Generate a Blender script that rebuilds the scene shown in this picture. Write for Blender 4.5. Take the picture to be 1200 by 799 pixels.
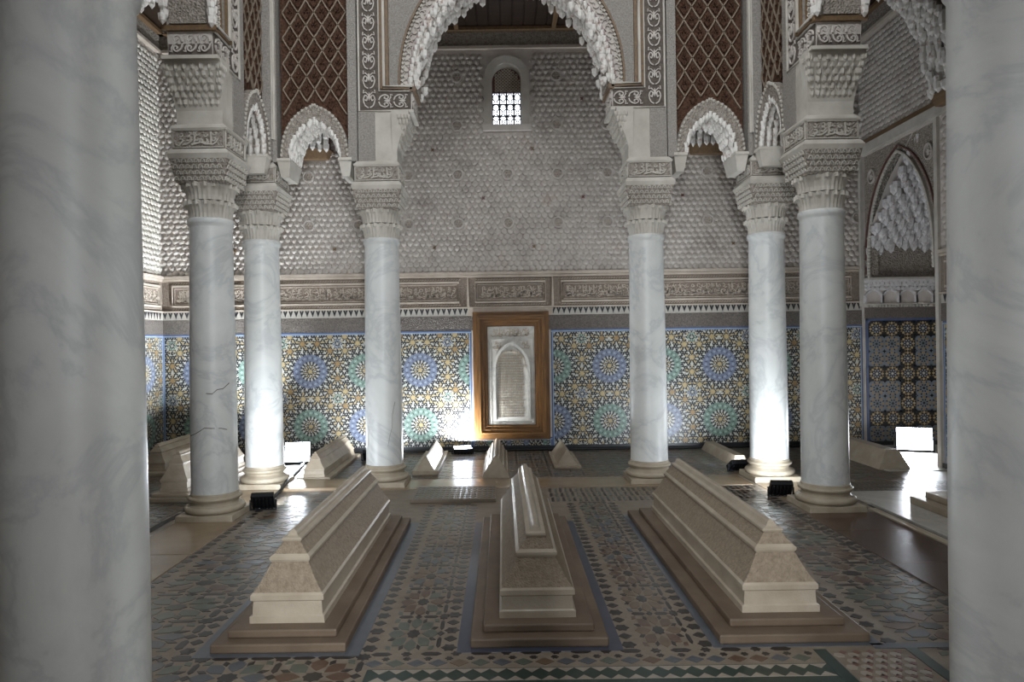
import bpy, bmesh, math, random
from mathutils import Vector, Matrix
random.seed(7)
SC = bpy.context.scene
COL = SC.collection
for o in list(bpy.data.objects): bpy.data.objects.remove(o)
R = math.radians
def lin(c):
    return tuple(((v/255.0)/12.92 if v/255.0 <= 0.04045 else ((v/255.0+0.055)/1.055)**2.4) for v in c)

# ------------------------------------------------------------------ camera
cam_d = bpy.data.cameras.new('camera'); cam = bpy.data.objects.new('camera', cam_d); COL.objects.link(cam)
cam_d.sensor_width = 36.0; cam_d.lens = 24.0; cam_d.shift_x = 0.0092; cam_d.shift_y = 0.0
cam_d.clip_start = 0.05
cam.location = (-0.135, 0.0, 1.5)
cam.rotation_euler = (Matrix.Rotation(R(90), 3, 'X') @ Matrix.Rotation(R(-0.85), 3, 'Z')).to_euler()
SC.camera = cam
# ------------------------------------------------------------------ world, daylight, exposure
W = bpy.data.worlds.new('world'); SC.world = W; W.use_nodes = True
W.node_tree.nodes['Background'].inputs[0].default_value = (0.75, 0.87, 1.0, 1)
W.node_tree.nodes['Background'].inputs[1].default_value = 1.0
SC.view_settings.view_transform = 'Standard'; SC.view_settings.look = 'None'
SC.view_settings.exposure = 0.0; SC.view_settings.gamma = 1.0
def area(name, loc, aim, sx, sy, power, col=(1, 1, 1), spread=180):
    d = bpy.data.lights.new(name, 'AREA'); d.shape = 'RECTANGLE'; d.size = sx; d.size_y = sy
    d.energy = power; d.color = col; d.spread = R(spread)
    o = bpy.data.objects.new(name, d); COL.objects.link(o); o.location = loc
    o.rotation_euler = (Vector(aim)-Vector(loc)).to_track_quat('-Z', 'Y').to_euler()
    return o
# daylight coming down the tall lantern over the middle of the hall, and in through the doorway, plus added fill lamps
area('lantern_daylight', (0, 4.6, 8.4), (0, 4.7, 0), 3.6, 3.6, 50, (0.93, 0.97, 1.0))
area('upper_fill', (0, 2.35, 6.4), (0, 7.3, 4.2), 3.4, 1.7, 200, (0.93, 0.97, 1.0))  # added fill for the columns and upper arches; no window opens here
area('courtyard_daylight', (0.92, -3.5, 2.0), (0.1, 3.0, 1.3), 0.56, 2.2, 500, (0.93, 0.97, 1.0))
area('doorway_fill', (0, -0.12, 2.0), (0, 6, 1.5), 0.55, 1.8, 15, (0.93, 0.97, 1.0))  # weak fill added in the doorway to lift the foremost columns
area('courtyard_daylight', (-0.92, -3.5, 2.0), (-0.1, 3.0, 1.3), 0.56, 2.2, 400, (0.93, 0.97, 1.0))

# ------------------------------------------------------------------ materials
MATS = {}
def newmat(name):
    m = bpy.data.materials.new(name); m.use_nodes = True
    nt = m.node_tree; b = nt.nodes['Principled BSDF']; MATS[name] = m
    return m, nt, b
def nd(nt, t, **kw):
    n = nt.nodes.new(t)
    for k, v in kw.items():
        if k in n.inputs: n.inputs[k].default_value = v
        else: setattr(n, k, v)
    return n
def ramp(nt, fac, stops):
    r = nt.nodes.new('ShaderNodeValToRGB'); el = r.color_ramp.elements
    while len(el) < len(stops): el.new(0.5)
    for e, (p, c) in zip(el, stops): e.position = p; e.color = (*c, 1)
    nt.links.new(fac, r.inputs[0]); return r
def stone(name, c1, c2, scale=6.0, rough=0.6, bump=0.15, bscale=60.0, detail=6, spec=0.4, coat=0.0, voro=0.0, vscale=40, c3=None, bdist=0.01):
    m, nt, b = newmat(name)
    tc = nd(nt, 'ShaderNodeTexCoord'); L = nt.links.new
    n = nd(nt, 'ShaderNodeTexNoise', Scale=scale, Detail=detail, Roughness=0.6); L(tc.outputs['Object'], n.inputs['Vector'])
    st = [(0.3, lin(c1)), (0.7, lin(c2))]
    if c3: st = [(0.28, lin(c1)), (0.55, lin(c2)), (0.74, lin(c3))]
    r = ramp(nt, n.outputs['Fac'], st); L(r.outputs[0], b.inputs['Base Color'])
    b.inputs['Roughness'].default_value = rough
    b.inputs['Specular IOR Level'].default_value = spec
    if coat: b.inputs['Coat Weight'].default_value = coat; b.inputs['Coat Roughness'].default_value = 0.15
    n2 = nd(nt, 'ShaderNodeTexNoise', Scale=bscale, Detail=4.0); L(tc.outputs['Object'], n2.inputs['Vector'])
    h = n2.outputs['Fac']
    if voro:
        v = nd(nt, 'ShaderNodeTexVoronoi', Scale=vscale, feature='SMOOTH_F1'); L(tc.outputs['Object'], v.inputs['Vector'])
        mm = nd(nt, 'ShaderNodeMath', operation='MULTIPLY_ADD'); L(v.outputs['Distance'], mm.inputs[0])
        mm.inputs[1].default_value = voro; L(h, mm.inputs[2]); h = mm.outputs[0]
    bp = nd(nt, 'ShaderNodeBump', Strength=bump, Distance=bdist); L(h, bp.inputs['Height']); L(bp.outputs[0], b.inputs['Normal'])
    return m
def marble(name, base, vein, scale=2.2, rough=0.35, tint=None):
    m, nt, b = newmat(name); L = nt.links.new
    tc = nd(nt, 'ShaderNodeTexCoord'); mp = nd(nt, 'ShaderNodeMapping'); mp.inputs['Rotation'].default_value = (0.5, 0.5, 0.3)
    oi = nd(nt, 'ShaderNodeObjectInfo'); vm = nd(nt, 'ShaderNodeVectorMath', operation='MULTIPLY_ADD')
    L(oi.outputs['Location'], vm.inputs[0]); vm.inputs[1].default_value = (3.1, 2.3, 1.7); L(tc.outputs['Object'], vm.inputs[2])
    L(vm.outputs[0], mp.inputs['Vector'])
    w = nd(nt, 'ShaderNodeTexNoise', Scale=scale, Detail=9.0, Roughness=0.62, Distortion=1.4); L(mp.outputs[0], w.inputs['Vector'])
    s = nd(nt, 'ShaderNodeMath', operation='SUBTRACT'); L(w.outputs['Fac'], s.inputs[0]); s.inputs[1].default_value = 0.5
    a = nd(nt, 'ShaderNodeMath', operation='ABSOLUTE'); L(s.outputs[0], a.inputs[0])
    r = ramp(nt, a.outputs[0], [(0.0, lin(vein)), (0.045, tuple(0.35*x+0.65*y for x, y in zip(lin(vein), lin(base)))), (0.16, lin(base))])
    n = nd(nt, 'ShaderNodeTexNoise', Scale=scale*0.8, Detail=5.0); L(mp.outputs[0], n.inputs['Vector'])
    r2 = ramp(nt, n.outputs['Fac'], [(0.35, (1, 1, 1)), (0.7, lin(tint) if tint else (0.8, 0.8, 0.78))])
    mx = nd(nt, 'ShaderNodeMix', data_type='RGBA', blend_type='MULTIPLY'); mx.inputs[0].default_value = 1.0
    L(r.outputs[0], mx.inputs[6]); L(r2.outputs[0], mx.inputs[7]); L(mx.outputs[2], b.inputs['Base Color'])
    b.inputs['Roughness'].default_value = rough
    n2 = nd(nt, 'ShaderNodeTexNoise', Scale=90.0, Detail=3.0); L(tc.outputs['Object'], n2.inputs['Vector'])
    bp = nd(nt, 'ShaderNodeBump', Strength=0.06, Distance=0.004); L(n2.outputs['Fac'], bp.inputs['Height']); L(bp.outputs[0], b.inputs['Normal'])
    return m
def plain(name, c, rough=0.5, metal=0.0, spec=0.5, vary=0.12):
    m, nt, b = newmat(name); L = nt.links.new
    tc = nd(nt, 'ShaderNodeTexCoord'); n = nd(nt, 'ShaderNodeTexNoise', Scale=14.0, Detail=4.0); L(tc.outputs['Object'], n.inputs['Vector'])
    l = lin(c); r = ramp(nt, n.outputs['Fac'], [(0.3, tuple(v*(1-vary) for v in l)), (0.7, tuple(min(1, v*(1+vary)) for v in l))])
    L(r.outputs[0], b.inputs['Base Color']); b.inputs['Roughness'].default_value = rough; b.inputs['Metallic'].default_value = metal
    b.inputs['Specular IOR Level'].default_value = spec
    return m
def emit(name, c, s):
    m, nt, b = newmat(name); b.inputs['Base Color'].default_value = (*lin(c), 1)
    b.inputs['Emission Color'].default_value = (*lin(c), 1); b.inputs['Emission Strength'].default_value = s; return m
def woodmat(name, c1, c2, rough=0.45, axis=2):
    m, nt, b = newmat(name); L = nt.links.new
    tc = nd(nt, 'ShaderNodeTexCoord'); mp = nd(nt, 'ShaderNodeMapping'); sc = [22, 22, 22]; sc[axis] = 2.0; mp.inputs['Scale'].default_value = sc
    L(tc.outputs['Object'], mp.inputs['Vector'])
    n = nd(nt, 'ShaderNodeTexNoise', Scale=1.5, Detail=6.0, Roughness=0.65); L(mp.outputs[0], n.inputs['Vector'])
    r = ramp(nt, n.outputs['Fac'], [(0.3, lin(c1)), (0.7, lin(c2))]); L(r.outputs[0], b.inputs['Base Color'])
    b.inputs['Roughness'].default_value = rough
    bp = nd(nt, 'ShaderNodeBump', Strength=0.15, Distance=0.004); L(n.outputs['Fac'], bp.inputs['Height']); L(bp.outputs[0], b.inputs['Normal'])
    return m
M = MATS
marble('column_marble', (222, 223, 220), (200, 202, 202), 1.5, 0.42, (238, 238, 236))
marble('white_marble', (196, 192, 184), (172, 169, 163), 2.0, 0.3, (238, 236, 232))
stone('tomb_marble', (152, 139, 121), (176, 164, 147), 5.0, 0.42, 0.35, 130, voro=0.0, bdist=0.004)
stone('tomb_carved', (122, 107, 90), (150, 136, 117), 40.0, 0.75, 0.6, 140, voro=1.2, vscale=130, bdist=0.008)
stone('tomb_base', (88, 73, 59), (112, 96, 80), 4.0, 0.55, 0.12, 120, bdist=0.004)
stone('small_tomb', (138, 124, 106), (168, 156, 138), 5.0, 0.45, 0.4, 60, bdist=0.006)
stone('column_base_stone', (150, 136, 116), (178, 168, 150), 5.0, 0.45, 0.2, 90, bdist=0.004)
stone('stucco', (176, 167, 160), (202, 195, 188), 3.0, 0.85, 0.35, 90, spec=0.2, c3=(188, 175, 166))
stone('stucco_light', (176, 170, 160), (204, 199, 190), 4.0, 0.8, 0.2, 70, spec=0.2)
stone('stucco_carved', (132, 122, 112), (182, 174, 164), 34.0, 0.85, 1.0, 90, spec=0.2, voro=1.6, vscale=62, bdist=0.014)
stone('stucco_fine', (140, 134, 128), (176, 171, 164), 60.0, 0.85, 1.0, 140, spec=0.2, voro=1.2, vscale=120, bdist=0.008)
stone('frieze_stucco', (174, 161, 147), (198, 187, 174), 5.0, 0.8, 0.3, 90, spec=0.2)
stone('frieze_ground', (124, 111, 100), (150, 138, 126), 30.0, 0.85, 0.8, 90, spec=0.2, voro=1.0, vscale=80)
stone('painted_ground', (84, 76, 70), (112, 103, 96), 30.0, 0.85, 0.6, 110, spec=0.2)
stone('muqarnas', (206, 201, 194), (232, 229, 224), 16.0, 0.75, 0.3, 60, spec=0.2, c3=(150, 112, 92))
stone('muqarnas_cool', (176, 172, 170), (214, 212, 212), 16.0, 0.75, 0.3, 60, spec=0.2, c3=(160, 140, 132))
stone('sebka_ground', (60, 42, 32), (98, 70, 54), 26.0, 0.75, 1.0, 60, spec=0.25, voro=1.2, vscale=34, bdist=0.02)
stone('sebka_rib', (128, 114, 98), (154, 140, 124), 12.0, 0.75, 0.4, 80, spec=0.25)
stone('dark_band', (84, 78, 74), (128, 120, 112), 70.0, 0.55, 1.0, 140, voro=1.4, vscale=110, bdist=0.008)
woodmat('frame_wood', (70, 46, 22), (124, 86, 44), 0.38, 2)
woodmat('frame_wood_h', (70, 46, 22), (124, 86, 44), 0.38, 0)
woodmat('ceiling_wood', (30, 20, 13), (56, 38, 24), 0.55, 0)
woodmat('gold_wood', (94, 74, 52), (126, 101, 73), 0.5, 1)
woodmat('dark_wood', (58, 40, 28), (96, 70, 50), 0.5, 2)
plain('zellige_black', (40, 41, 44), 0.35); plain('zellige_white', (184, 184, 176), 0.35); plain('zellige_yellow', (176, 157, 116), 0.35); plain('crenel_white', (176, 171, 162), 0.45)
plain('zellige_blue', (108, 117, 138), 0.35); plain('zellige_lightblue', (146, 156, 172), 0.35); plain('zellige_green', (110, 132, 122), 0.35)
plain('zellige_lightgreen', (150, 174, 162), 0.35); plain('zellige_border', (80, 95, 130), 0.35); plain('zellige_paleborder', (146, 166, 192), 0.35)
plain('zellige_ochre', (150, 124, 84), 0.35); plain('zellige_grey', (112, 120, 128), 0.35)
FR = 0.28
plain('tile_dark', (34, 30, 29), FR); plain('tile_green', (74, 80, 70), FR); plain('tile_brown', (84, 62, 48), FR); plain('tile_slate', (70, 73, 78), FR)
plain('tile_tan', (94, 76, 58), FR); plain('tile_blue', (58, 62, 76), FR); plain('tile_deepgreen', (34, 50, 44), FR); plain('tile_cream', (142, 132, 120), FR)
plain('tile_rose', (106, 74, 66), FR); plain('tile_greyblue', (78, 82, 88), FR)
stone('grout', (110, 99, 86), (132, 121, 107), 9.0, 0.45, 0.25, 80, bdist=0.004)
stone('tan_floor', (118, 100, 78), (150, 132, 108), 1.6, 0.25, 0.05, 60, bdist=0.003)
stone('brown_floor', (62, 46, 38), (86, 66, 52), 2.4, 0.22, 0.12, 8, bdist=0.01)
plain('black_metal', (16, 18, 22), 0.45, 0.2); plain('black_rubber', (12, 12, 14), 0.6); plain('steel', (120, 122, 126), 0.35, 0.9)
plain('iron', (40, 36, 34), 0.6, 0.4); plain('crack', (96, 90, 84), 0.8)
emit('led', (232, 240, 255), 25.0)
emit('daylight_pane', (236, 242, 255), 3.5)

# ------------------------------------------------------------------ mesh helper
class MB:
    def __init__(s, P=None): s.v = []; s.f = []; s.m = []; s.P = P
    def add(s, vs, fs, mat=0):
        o = len(s.v)
        s.v.extend([s.P(*v) for v in vs] if s.P else vs)
        s.f.extend([tuple(i+o for i in f) for f in fs]); s.m.extend([mat]*len(fs))
    def box(s, x0, x1, y0, y1, z0, z1, mat=0):
        s.add([(x0, y0, z0), (x1, y0, z0), (x1, y1, z0), (x0, y1, z0), (x0, y0, z1), (x1, y0, z1), (x1, y1, z1), (x0, y1, z1)],
              [(0, 3, 2, 1), (4, 5, 6, 7), (0, 1, 5, 4), (1, 2, 6, 5), (2, 3, 7, 6), (3, 0, 4, 7)], mat)
    def frus(s, cx, cy, z0, z1, a0, b0, a1, b1, mat=0):      # rectangular frustum, half sizes
        s.add([(cx-a0, cy-b0, z0), (cx+a0, cy-b0, z0), (cx+a0, cy+b0, z0), (cx-a0, cy+b0, z0),
               (cx-a1, cy-b1, z1), (cx+a1, cy-b1, z1), (cx+a1, cy+b1, z1), (cx-a1, cy+b1, z1)],
              [(0, 3, 2, 1), (4, 5, 6, 7), (0, 1, 5, 4), (1, 2, 6, 5), (2, 3, 7, 6), (3, 0, 4, 7)], mat)
    def lathe(s, prof, n=32, mat=0, rf=None):
        k = len(prof); vs = []
        for i, (r, z) in enumerate(prof):
            for j in range(n):
                a = 2*math.pi*j/n; rr = rf(r, z, j, n) if rf else r
                vs.append((rr*math.cos(a), rr*math.sin(a), z))
        fs = [(i*n+j, i*n+(j+1) % n, (i+1)*n+(j+1) % n, (i+1)*n+j) for i in range(k-1) for j in range(n)]
        fs.append(tuple(range(n-1, -1, -1))); fs.append(tuple((k-1)*n+j for j in range(n)))
        s.add(vs, fs, mat)
    def slab(s, poly, d0, d1, F, mat=0, close=False):        # polygon (u,v) raised from d0 to d1 ; F(u,v,d)->local
        n = len(poly)
        vs = [F(u, v, d0) for u, v in poly]+[F(u, v, d1) for u, v in poly]
        fs = [tuple(range(n, 2*n))]+[(i, (i+1) % n, n+(i+1) % n, n+i) for i in range(n)]
        if close: fs.append(tuple(range(n-1, -1, -1)))
        s.add(vs, fs, mat)
    def ribbon(s, pts, w, d0, d1, F, mat=0, closed=False):   # raised strip following a (u,v) line
        n = len(pts); L = []; Rr = []
        for i, (u, v) in enumerate(pts):
            if closed: a = pts[i-1]; b = pts[(i+1) % n]
            else: a = pts[max(i-1, 0)]; b = pts[min(i+1, n-1)]
            dx, dy = b[0]-a[0], b[1]-a[1]; l = math.hypot(dx, dy) or 1
            nx, ny = -dy/l*w/2, dx/l*w/2
            L.append((u+nx, v+ny)); Rr.append((u-nx, v-ny))
        vs = [F(*p, d1) for p in L]+[F(*p, d1) for p in Rr]+[F(*p, d0) for p in L]+[F(*p, d0) for p in Rr]
        fs = []
        for i in range(n if closed else n-1):
            j = (i+1) % n
            fs += [(i, j, n+j, n+i), (2*n+i, 2*n+j, j, i), (n+i, n+j, 3*n+j, 3*n+i)]
        if not closed: fs += [(0, n, 3*n, 2*n), (n-1, 3*n-1, 4*n-1, 2*n-1)]
        s.add(vs, fs, mat)
    def build(s, name, mats, parent=None, smooth=False, stuff=False, label=None, bevel=0, recalc=True, struct=False):
        off = Vector((0, 0, 0)); q = parent
        while q:
            if q.get('_pt'): off = off+q.location
            q = q.parent
        me = bpy.data.meshes.new(name)
        me.from_pydata([(v[0]-off[0], v[1]-off[1], v[2]-off[2]) for v in s.v], [], s.f)
        for mt in (mats if isinstance(mats, (list, tuple)) else [mats]): me.materials.append(M[mt])
        me.polygons.foreach_set('material_index', s.m)
        if recalc:
            bm = bmesh.new(); bm.from_mesh(me); bmesh.ops.recalc_face_normals(bm, faces=bm.faces); bm.to_mesh(me); bm.free()
        if smooth: me.polygons.foreach_set('use_smooth', [True]*len(me.polygons))
        me.update()
        o = bpy.data.objects.new(name, me); COL.objects.link(o)
        if parent: o.parent = parent
        if bevel:
            b = o.modifiers.new('bevel', 'BEVEL'); b.width = bevel; b.segments = 2; b.limit_method = 'ANGLE'
        if stuff: o['kind'] = 'stuff'
        if struct: o['kind'] = 'structure'
        if label: o['label'] = label
        return o
def tag(o, label, cat, group=None):
    o['label'] = label; o['category'] = cat
    if group: o['group'] = group
    return o
def thing(name, loc, label, cat, group=None):
    o = bpy.data.objects.new(name, None); COL.objects.link(o); o.location = loc; o.empty_display_size = 0.1; o['_pt'] = 1
    return tag(o, label, cat, group)
def copy_tree(o, parent=None):
    c = o.copy(); COL.objects.link(c); c.parent = parent
    for ch in list(o.children): copy_tree(ch, c)
    return c
def shade_angle(o, deg=35):
    o.data.polygons.foreach_set('use_smooth', [True]*len(o.data.polygons))
    bm = bmesh.new(); bm.from_mesh(o.data)
    for e in bm.edges:
        if len(e.link_faces) == 2 and e.calc_face_angle(0) > R(deg): e.smooth = False
    bm.to_mesh(o.data); bm.free()

# ------------------------------------------------------------------ room dimensions (metres)
WX, YB, YF = 4.80, 9.375, -0.15         # side walls, back wall, front wall
CX, DX = 2.69, 1.41                     # corner columns / inner columns
YR, YA, YM, YD = 7.28, 6.02, 3.28, 2.03 # back row, second columns, their mirror, front row
CEIL = 5.78
H_TILE, H_BAND, H_ZIG, H_FR = 1.63, 1.85, 1.955, 2.44
FB = lambda u, v, d: (u, YB-d, v)       # back wall frame: u=X, v=Z, d=out of the wall
FL = lambda u, v, d: (-WX+d, u, v)      # left wall: u=Y
FRT = lambda u, v, d: (WX-d, u, v)      # right wall: u=Y

# ------------------------------------------------------------------ shell of the room
def wall_plate(F, u0, u1, v0, v1, holes, th):
    mb = MB()
    us = sorted({u0, u1, *[h[0] for h in holes], *[h[1] for h in holes]}); vs = sorted({v0, v1, *[h[2] for h in holes], *[h[3] for h in holes]})
    for i in range(len(us)-1):
        for j in range(len(vs)-1):
            cu, cv = (us[i]+us[i+1])/2, (vs[j]+vs[j+1])/2
            if any(h[0] < cu < h[1] and h[2] < cv < h[3] for h in holes): continue
            p = [(us[i], vs[j]), (us[i+1], vs[j]), (us[i+1], vs[j+1]), (us[i], vs[j+1])]
            mb.slab(p, -th, 0, F, close=True)
    return mb
WIN = (-0.335, 0.275, 4.40, 5.41)
NY0, NY1, NZ = 7.72, 9.30, 3.93
wall_back = wall_plate(FB, -WX-0.3, WX+1.6, -0.2, 9.0, [(WIN[0]+0.1, WIN[1]-0.1, WIN[2]+0.02, WIN[3]-0.1)], 0.35).build('wall_back', 'stucco', struct=True)
wall_left = wall_plate(FL, YF-0.3, YB, -0.2, 9.0, [], 0.35).build('wall_left', 'stucco', struct=True)
wall_right = wall_plate(FRT, YF-0.3, YB, -0.2, 9.0, [(NY0, NY1, -0.2, NZ)], 0.35).build('wall_right', 'stucco', struct=True)
FF = lambda u, v, d: (u, YF+d, v)
wall_front = wall_plate(FF, -WX, WX, -0.2, 9.0, [(-0.32, 0.30, 0.0, 3.0)], 0.2).build('wall_front', 'stucco', struct=True)
mb = MB(); mb.box(-WX-0.3, WX+1.6, YF-5.0, YB+0.35, -0.25, 0.0)
floor = mb.build('floor', 'grout', struct=True)
mb = MB(); mb.box(-CX-0.2, CX+0.2, YD-0.2, YR+0.2, 8.6, 8.8)
mb.build('ceiling', 'ceiling_wood', struct=True)
# wooden ceilings of the aisles, boards one by one over the back aisle
mb = MB(); mb.box(-WX, WX, YR+0.2, YB, CEIL+0.03, CEIL+0.15); mb.box(-WX, -CX-0.2, YF, YR+0.2, CEIL+0.03, CEIL+0.15)
mb.box(CX+0.2, WX, YF, YR+0.2, CEIL+0.03, CEIL+0.15); mb.box(-CX-0.2, CX+0.2, YF, YD-0.2, CEIL+0.03, CEIL+0.15)
aisle_ceiling = mb.build('ceiling', 'ceiling_wood', struct=True)
for i in range(24):
    mb = MB(); x = -1.8+i*0.155; mb.box(x, x+0.135, YR+0.22, YB-0.12, CEIL, CEIL+0.03); mb.build('plank', 'ceiling_wood', aisle_ceiling)
for x in (-0.7, 0.62):
    mb = MB(); mb.box(x-0.03, x+0.03, YR+0.22, YB-0.12, CEIL-0.05, CEIL); mb.build('beam', 'gold_wood', aisle_ceiling)

# ------------------------------------------------------------------ scale-pattern stucco
def scales(F, u0, u1, v0, v1, skip, pu=0.086, pv=0.073, r=0.0465, seed=1):
    rnd = random.Random(seed); mb = MB(); row = 0; v = v0+0.03; N = 9
    circ = [(math.cos(2*math.pi*k/N+math.pi/2), math.sin(2*math.pi*k/N+math.pi/2)) for k in range(N)]
    while v < v1-0.02:
        u = u0+0.02+(pu/2 if row % 2 else 0)
        while u < u1-0.02:
            if not skip(u, v):
                rr = r*rnd.uniform(0.9, 1.05); vs = []; ju = rnd.uniform(-.005, .005); jv = rnd.uniform(-.005, .005)
                for c, s_ in circ: vs.append(F(u+ju+c*rr*0.86, v+jv+s_*rr*0.86, 0.008+0.014*(1-s_)*0.5))
                for c, s_ in circ: vs.append(F(u+ju+c*rr*1.02, v+jv+s_*rr*1.02, 0.0))
                vs.append(F(u+ju, v+jv-0.2*rr, 0.032))
                fs = [(k, (k+1) % N, 2*N) for k in range(N)]+[(N+k, N+(k+1) % N, (k+1) % N, k) for k in range(N)]
                mb.add(vs, fs)
            u += pu
        v += pv; row += 1
    return mb
RO = [(-0.03+0.683*i, 3.117+0.67*j) for i in range(-6, 8) for j in range(0, 4)]
def skip_back(u, v):
    if WIN[0]-0.05 < u < WIN[1]+0.05 and WIN[2]-0.07 < v < WIN[3]+0.05: return True
    if abs(abs(u)-3.0) < 0.42 and v > 3.98: return True
    return any((u-a)**2+(v-b)**2 < 0.085**2 for a, b in RO)
scales(FB, -WX, WX, H_FR+0.02, 5.50, skip_back, seed=3).build('stucco_scales', 'stucco', wall_back, stuff=True, recalc=False)
scales(FL, 4.6, YB-0.02, H_FR+0.02, 5.50, lambda u, v: False, seed=4).build('stucco_scales', 'stucco_light', wall_left, stuff=True, recalc=False)
def skip_right(u, v):
    return u > NY0-0.1 and v < 4.07 or u < NY0-0.1 and v < 2.5
scales(FRT, 6.2, YB-0.02, H_FR+0.02, 5.50, skip_right, seed=5).build('stucco_scales', 'stucco', wall_right, stuff=True, recalc=False)
# roundels and little painted stars set among the scales
for a, b in RO:
    if WIN[0]-0.15 < a < WIN[1]+0.15 and b > 4.3: continue
    if abs(abs(a)-3.0) < 0.5 and b > 3.9: continue
    mb = MB(); ring = [(a+0.07*math.cos(t*math.pi/8), b+0.07*math.sin(t*math.pi/8)) for t in range(16)]
    mb.ribbon(ring, 0.02, 0, 0.034, FB, 0, True)
    for k in range(6):
        t = k*math.pi/3; c = (a+0.036*math.cos(t), b+0.036*math.sin(t))
        mb.slab([(c[0]+0.014*math.cos(t+q*math.pi/2), c[1]+0.014*math.sin(t+q*math.pi/2)) for q in range(4)], 0, 0.022, FB, 1)
    mb.slab([(a+0.014*math.cos(q*math.pi/3), b+0.014*math.sin(q*math.pi/3)) for q in range(6)], 0, 0.024, FB, 1)
    mb.build('roundel', ['stucco', 'frieze_stucco'], wall_back)
for i in range(-5, 6):
    for j in range(0, 4):
        a, b = -0.37+0.683*i, 2.79+0.67*j
        if abs(a) > 4 or (WIN[0]-0.1 < a < WIN[1]+0.1 and b > 4.3) or (i+j) % 2 == 0: continue
        mb = MB(); mb.slab([(a+(0.03 if q % 2 else 0.014)*math.cos(q*math.pi/4), b+(0.03 if q % 2 else 0.014)*math.sin(q*math.pi/4)) for q in range(8)], 0, 0.034, FB)
        mb.build('painted_star', 'gold_wood' if (i % 2) else 'tile_rose', wall_back)

# ------------------------------------------------------------------ carved frieze, crenellated tile row, dark band, mosaic dado
def squiggle(mb, F, u0, u1, v0, v1, rnd, mat=0, pitch=0.07):
    h = v1-v0; u = u0+0.02
    while u < u1-0.05:
        w = pitch*rnd.uniform(0.8, 1.3); k = rnd.random(); d = 0.013
        if k < 0.45: mb.ribbon([(u+w*0.2, v0+h*0.12), (u+w*0.24, v0+h*0.5), (u+w*0.2, v0+h*0.95)], 0.013, 0, d, F, mat)
        n = 7; cy = v0+h*rnd.uniform(0.25, 0.6); r = h*rnd.uniform(0.14, 0.24); a0 = rnd.uniform(0, 6.28)
        mb.ribbon([(u+w*0.55+r*(1-0.08*q)*math.cos(a0+q*0.75), cy+r*(1-0.08*q)*math.sin(a0+q*0.75)) for q in range(n)], 0.011, 0, d, F, mat)
        mb.ribbon([(u-0.01, v0+h*rnd.uniform(0.1, 0.3)), (u+w*0.35, v0+h*rnd.uniform(0.05, 0.2)), (u+w*0.8, v0+h*rnd.uniform(0.1, 0.35)), (u+w, v0+h*rnd.uniform(0.3, 0.6))], 0.012, 0, d, F, mat)
        cy = v0+h*rnd.uniform(0.7, 0.85); r = h*0.12
        mb.ribbon([(u+w*0.6+r*math.cos(a0+q), cy+r*math.sin(a0+q)) for q in range(5)], 0.010, 0, d*0.8, F, mat)
        u += w
def hbar(mb, F, u0, u1, v0, v1, d, mat=0, ch=0.006):
    mb.slab([(u0, v0), (u1, v0), (u1, v1), (u0, v1)], 0, d, F, mat)
def frieze(F, parent, spans, u0, u1, seed, center=None):
    rnd = random.Random(seed)
    mb = MB(); hbar(mb, F, u0, u1, H_ZIG, H_FR, 0.006); mb.build('frieze_ground', 'frieze_ground', parent)
    mb = MB()
    hbar(mb, F, u0, u1, H_FR-0.03, H_FR+0.01, 0.045); hbar(mb, F, u0, u1, H_FR-0.062, H_FR-0.035, 0.025)
    hbar(mb, F, u0, u1, H_ZIG, H_ZIG+0.018, 0.03)
    for a, b in spans:
        mb.ribbon([(a, 2.035), (b, 2.035), (b, 2.31), (a, 2.31)], 0.026, 0, 0.03, F, 0, True)
        mb.ribbon([(a+0.03, 2.068), (b-0.03, 2.068), (b-0.03, 2.277), (a+0.03, 2.277)], 0.010, 0, 0.02, F, 0, True)
    if center:
        a, b = center
        mb.ribbon([(a, 1.96), (a, H_FR-0.05), (b, H_FR-0.05), (b, 1.96)], 0.035, 0, 0.035, F)
    mb.build('frieze_moulding', 'frieze_stucco', parent)
    mb = MB()
    for a, b in spans: squiggle(mb, F, a+0.045, b-0.045, 2.08, 2.265, rnd); squiggle(mb, F, a+0.06, b-0.045, 2.09, 2.25, rnd, 0, 0.09)
    for a, b in spans:          # small running leaf bands above and below the cartouche
        u = a
        while u < b:
            mb.ribbon([(u, 2.335), (u+0.012, 2.352), (u+0.028, 2.345)], 0.008, 0, 0.014, F); mb.ribbon([(u, 1.988), (u+0.012, 2.006), (u+0.028, 1.998)], 0.008, 0, 0.014, F); u += 0.036
    mb.build('carved_script', 'frieze_stucco', parent, stuff=True, recalc=False)
    # crenellated row
    mb = MB(); hbar(mb, F, u0, u1, H_BAND, H_ZIG, 0.008)
    mb.build('crenellation_ground', 'crenel_white', parent)
    if center: mb = MB(); hbar(mb, F, center[0], center[1], H_BAND, H_ZIG+0.01, 0.02); mb.build('frieze_moulding', 'frieze_stucco', parent)
    mb = MB(); u = u0+0.04
    while u < u1-0.03:
        if not (center and center[0]-0.0 < u < center[1]+0.0):
            for p in ([(u-0.031, H_ZIG-0.004), (u, H_BAND+0.014), (u, H_ZIG-0.035), (u-0.006, H_ZIG-0.004)], [(u, H_BAND+0.014), (u+0.031, H_ZIG-0.004), (u+0.006, H_ZIG-0.004), (u, H_ZIG-0.035)]):
                mb.slab(p, 0.008, 0.012, F)
        u += 0.075
    mb.build('crenellation', 'zellige_black', parent, stuff=True)
    mb = MB(); hbar(mb, F, u0, u1, H_TILE+0.02, H_BAND, 0.01); mb.build('script_band', 'dark_band', parent)

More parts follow.
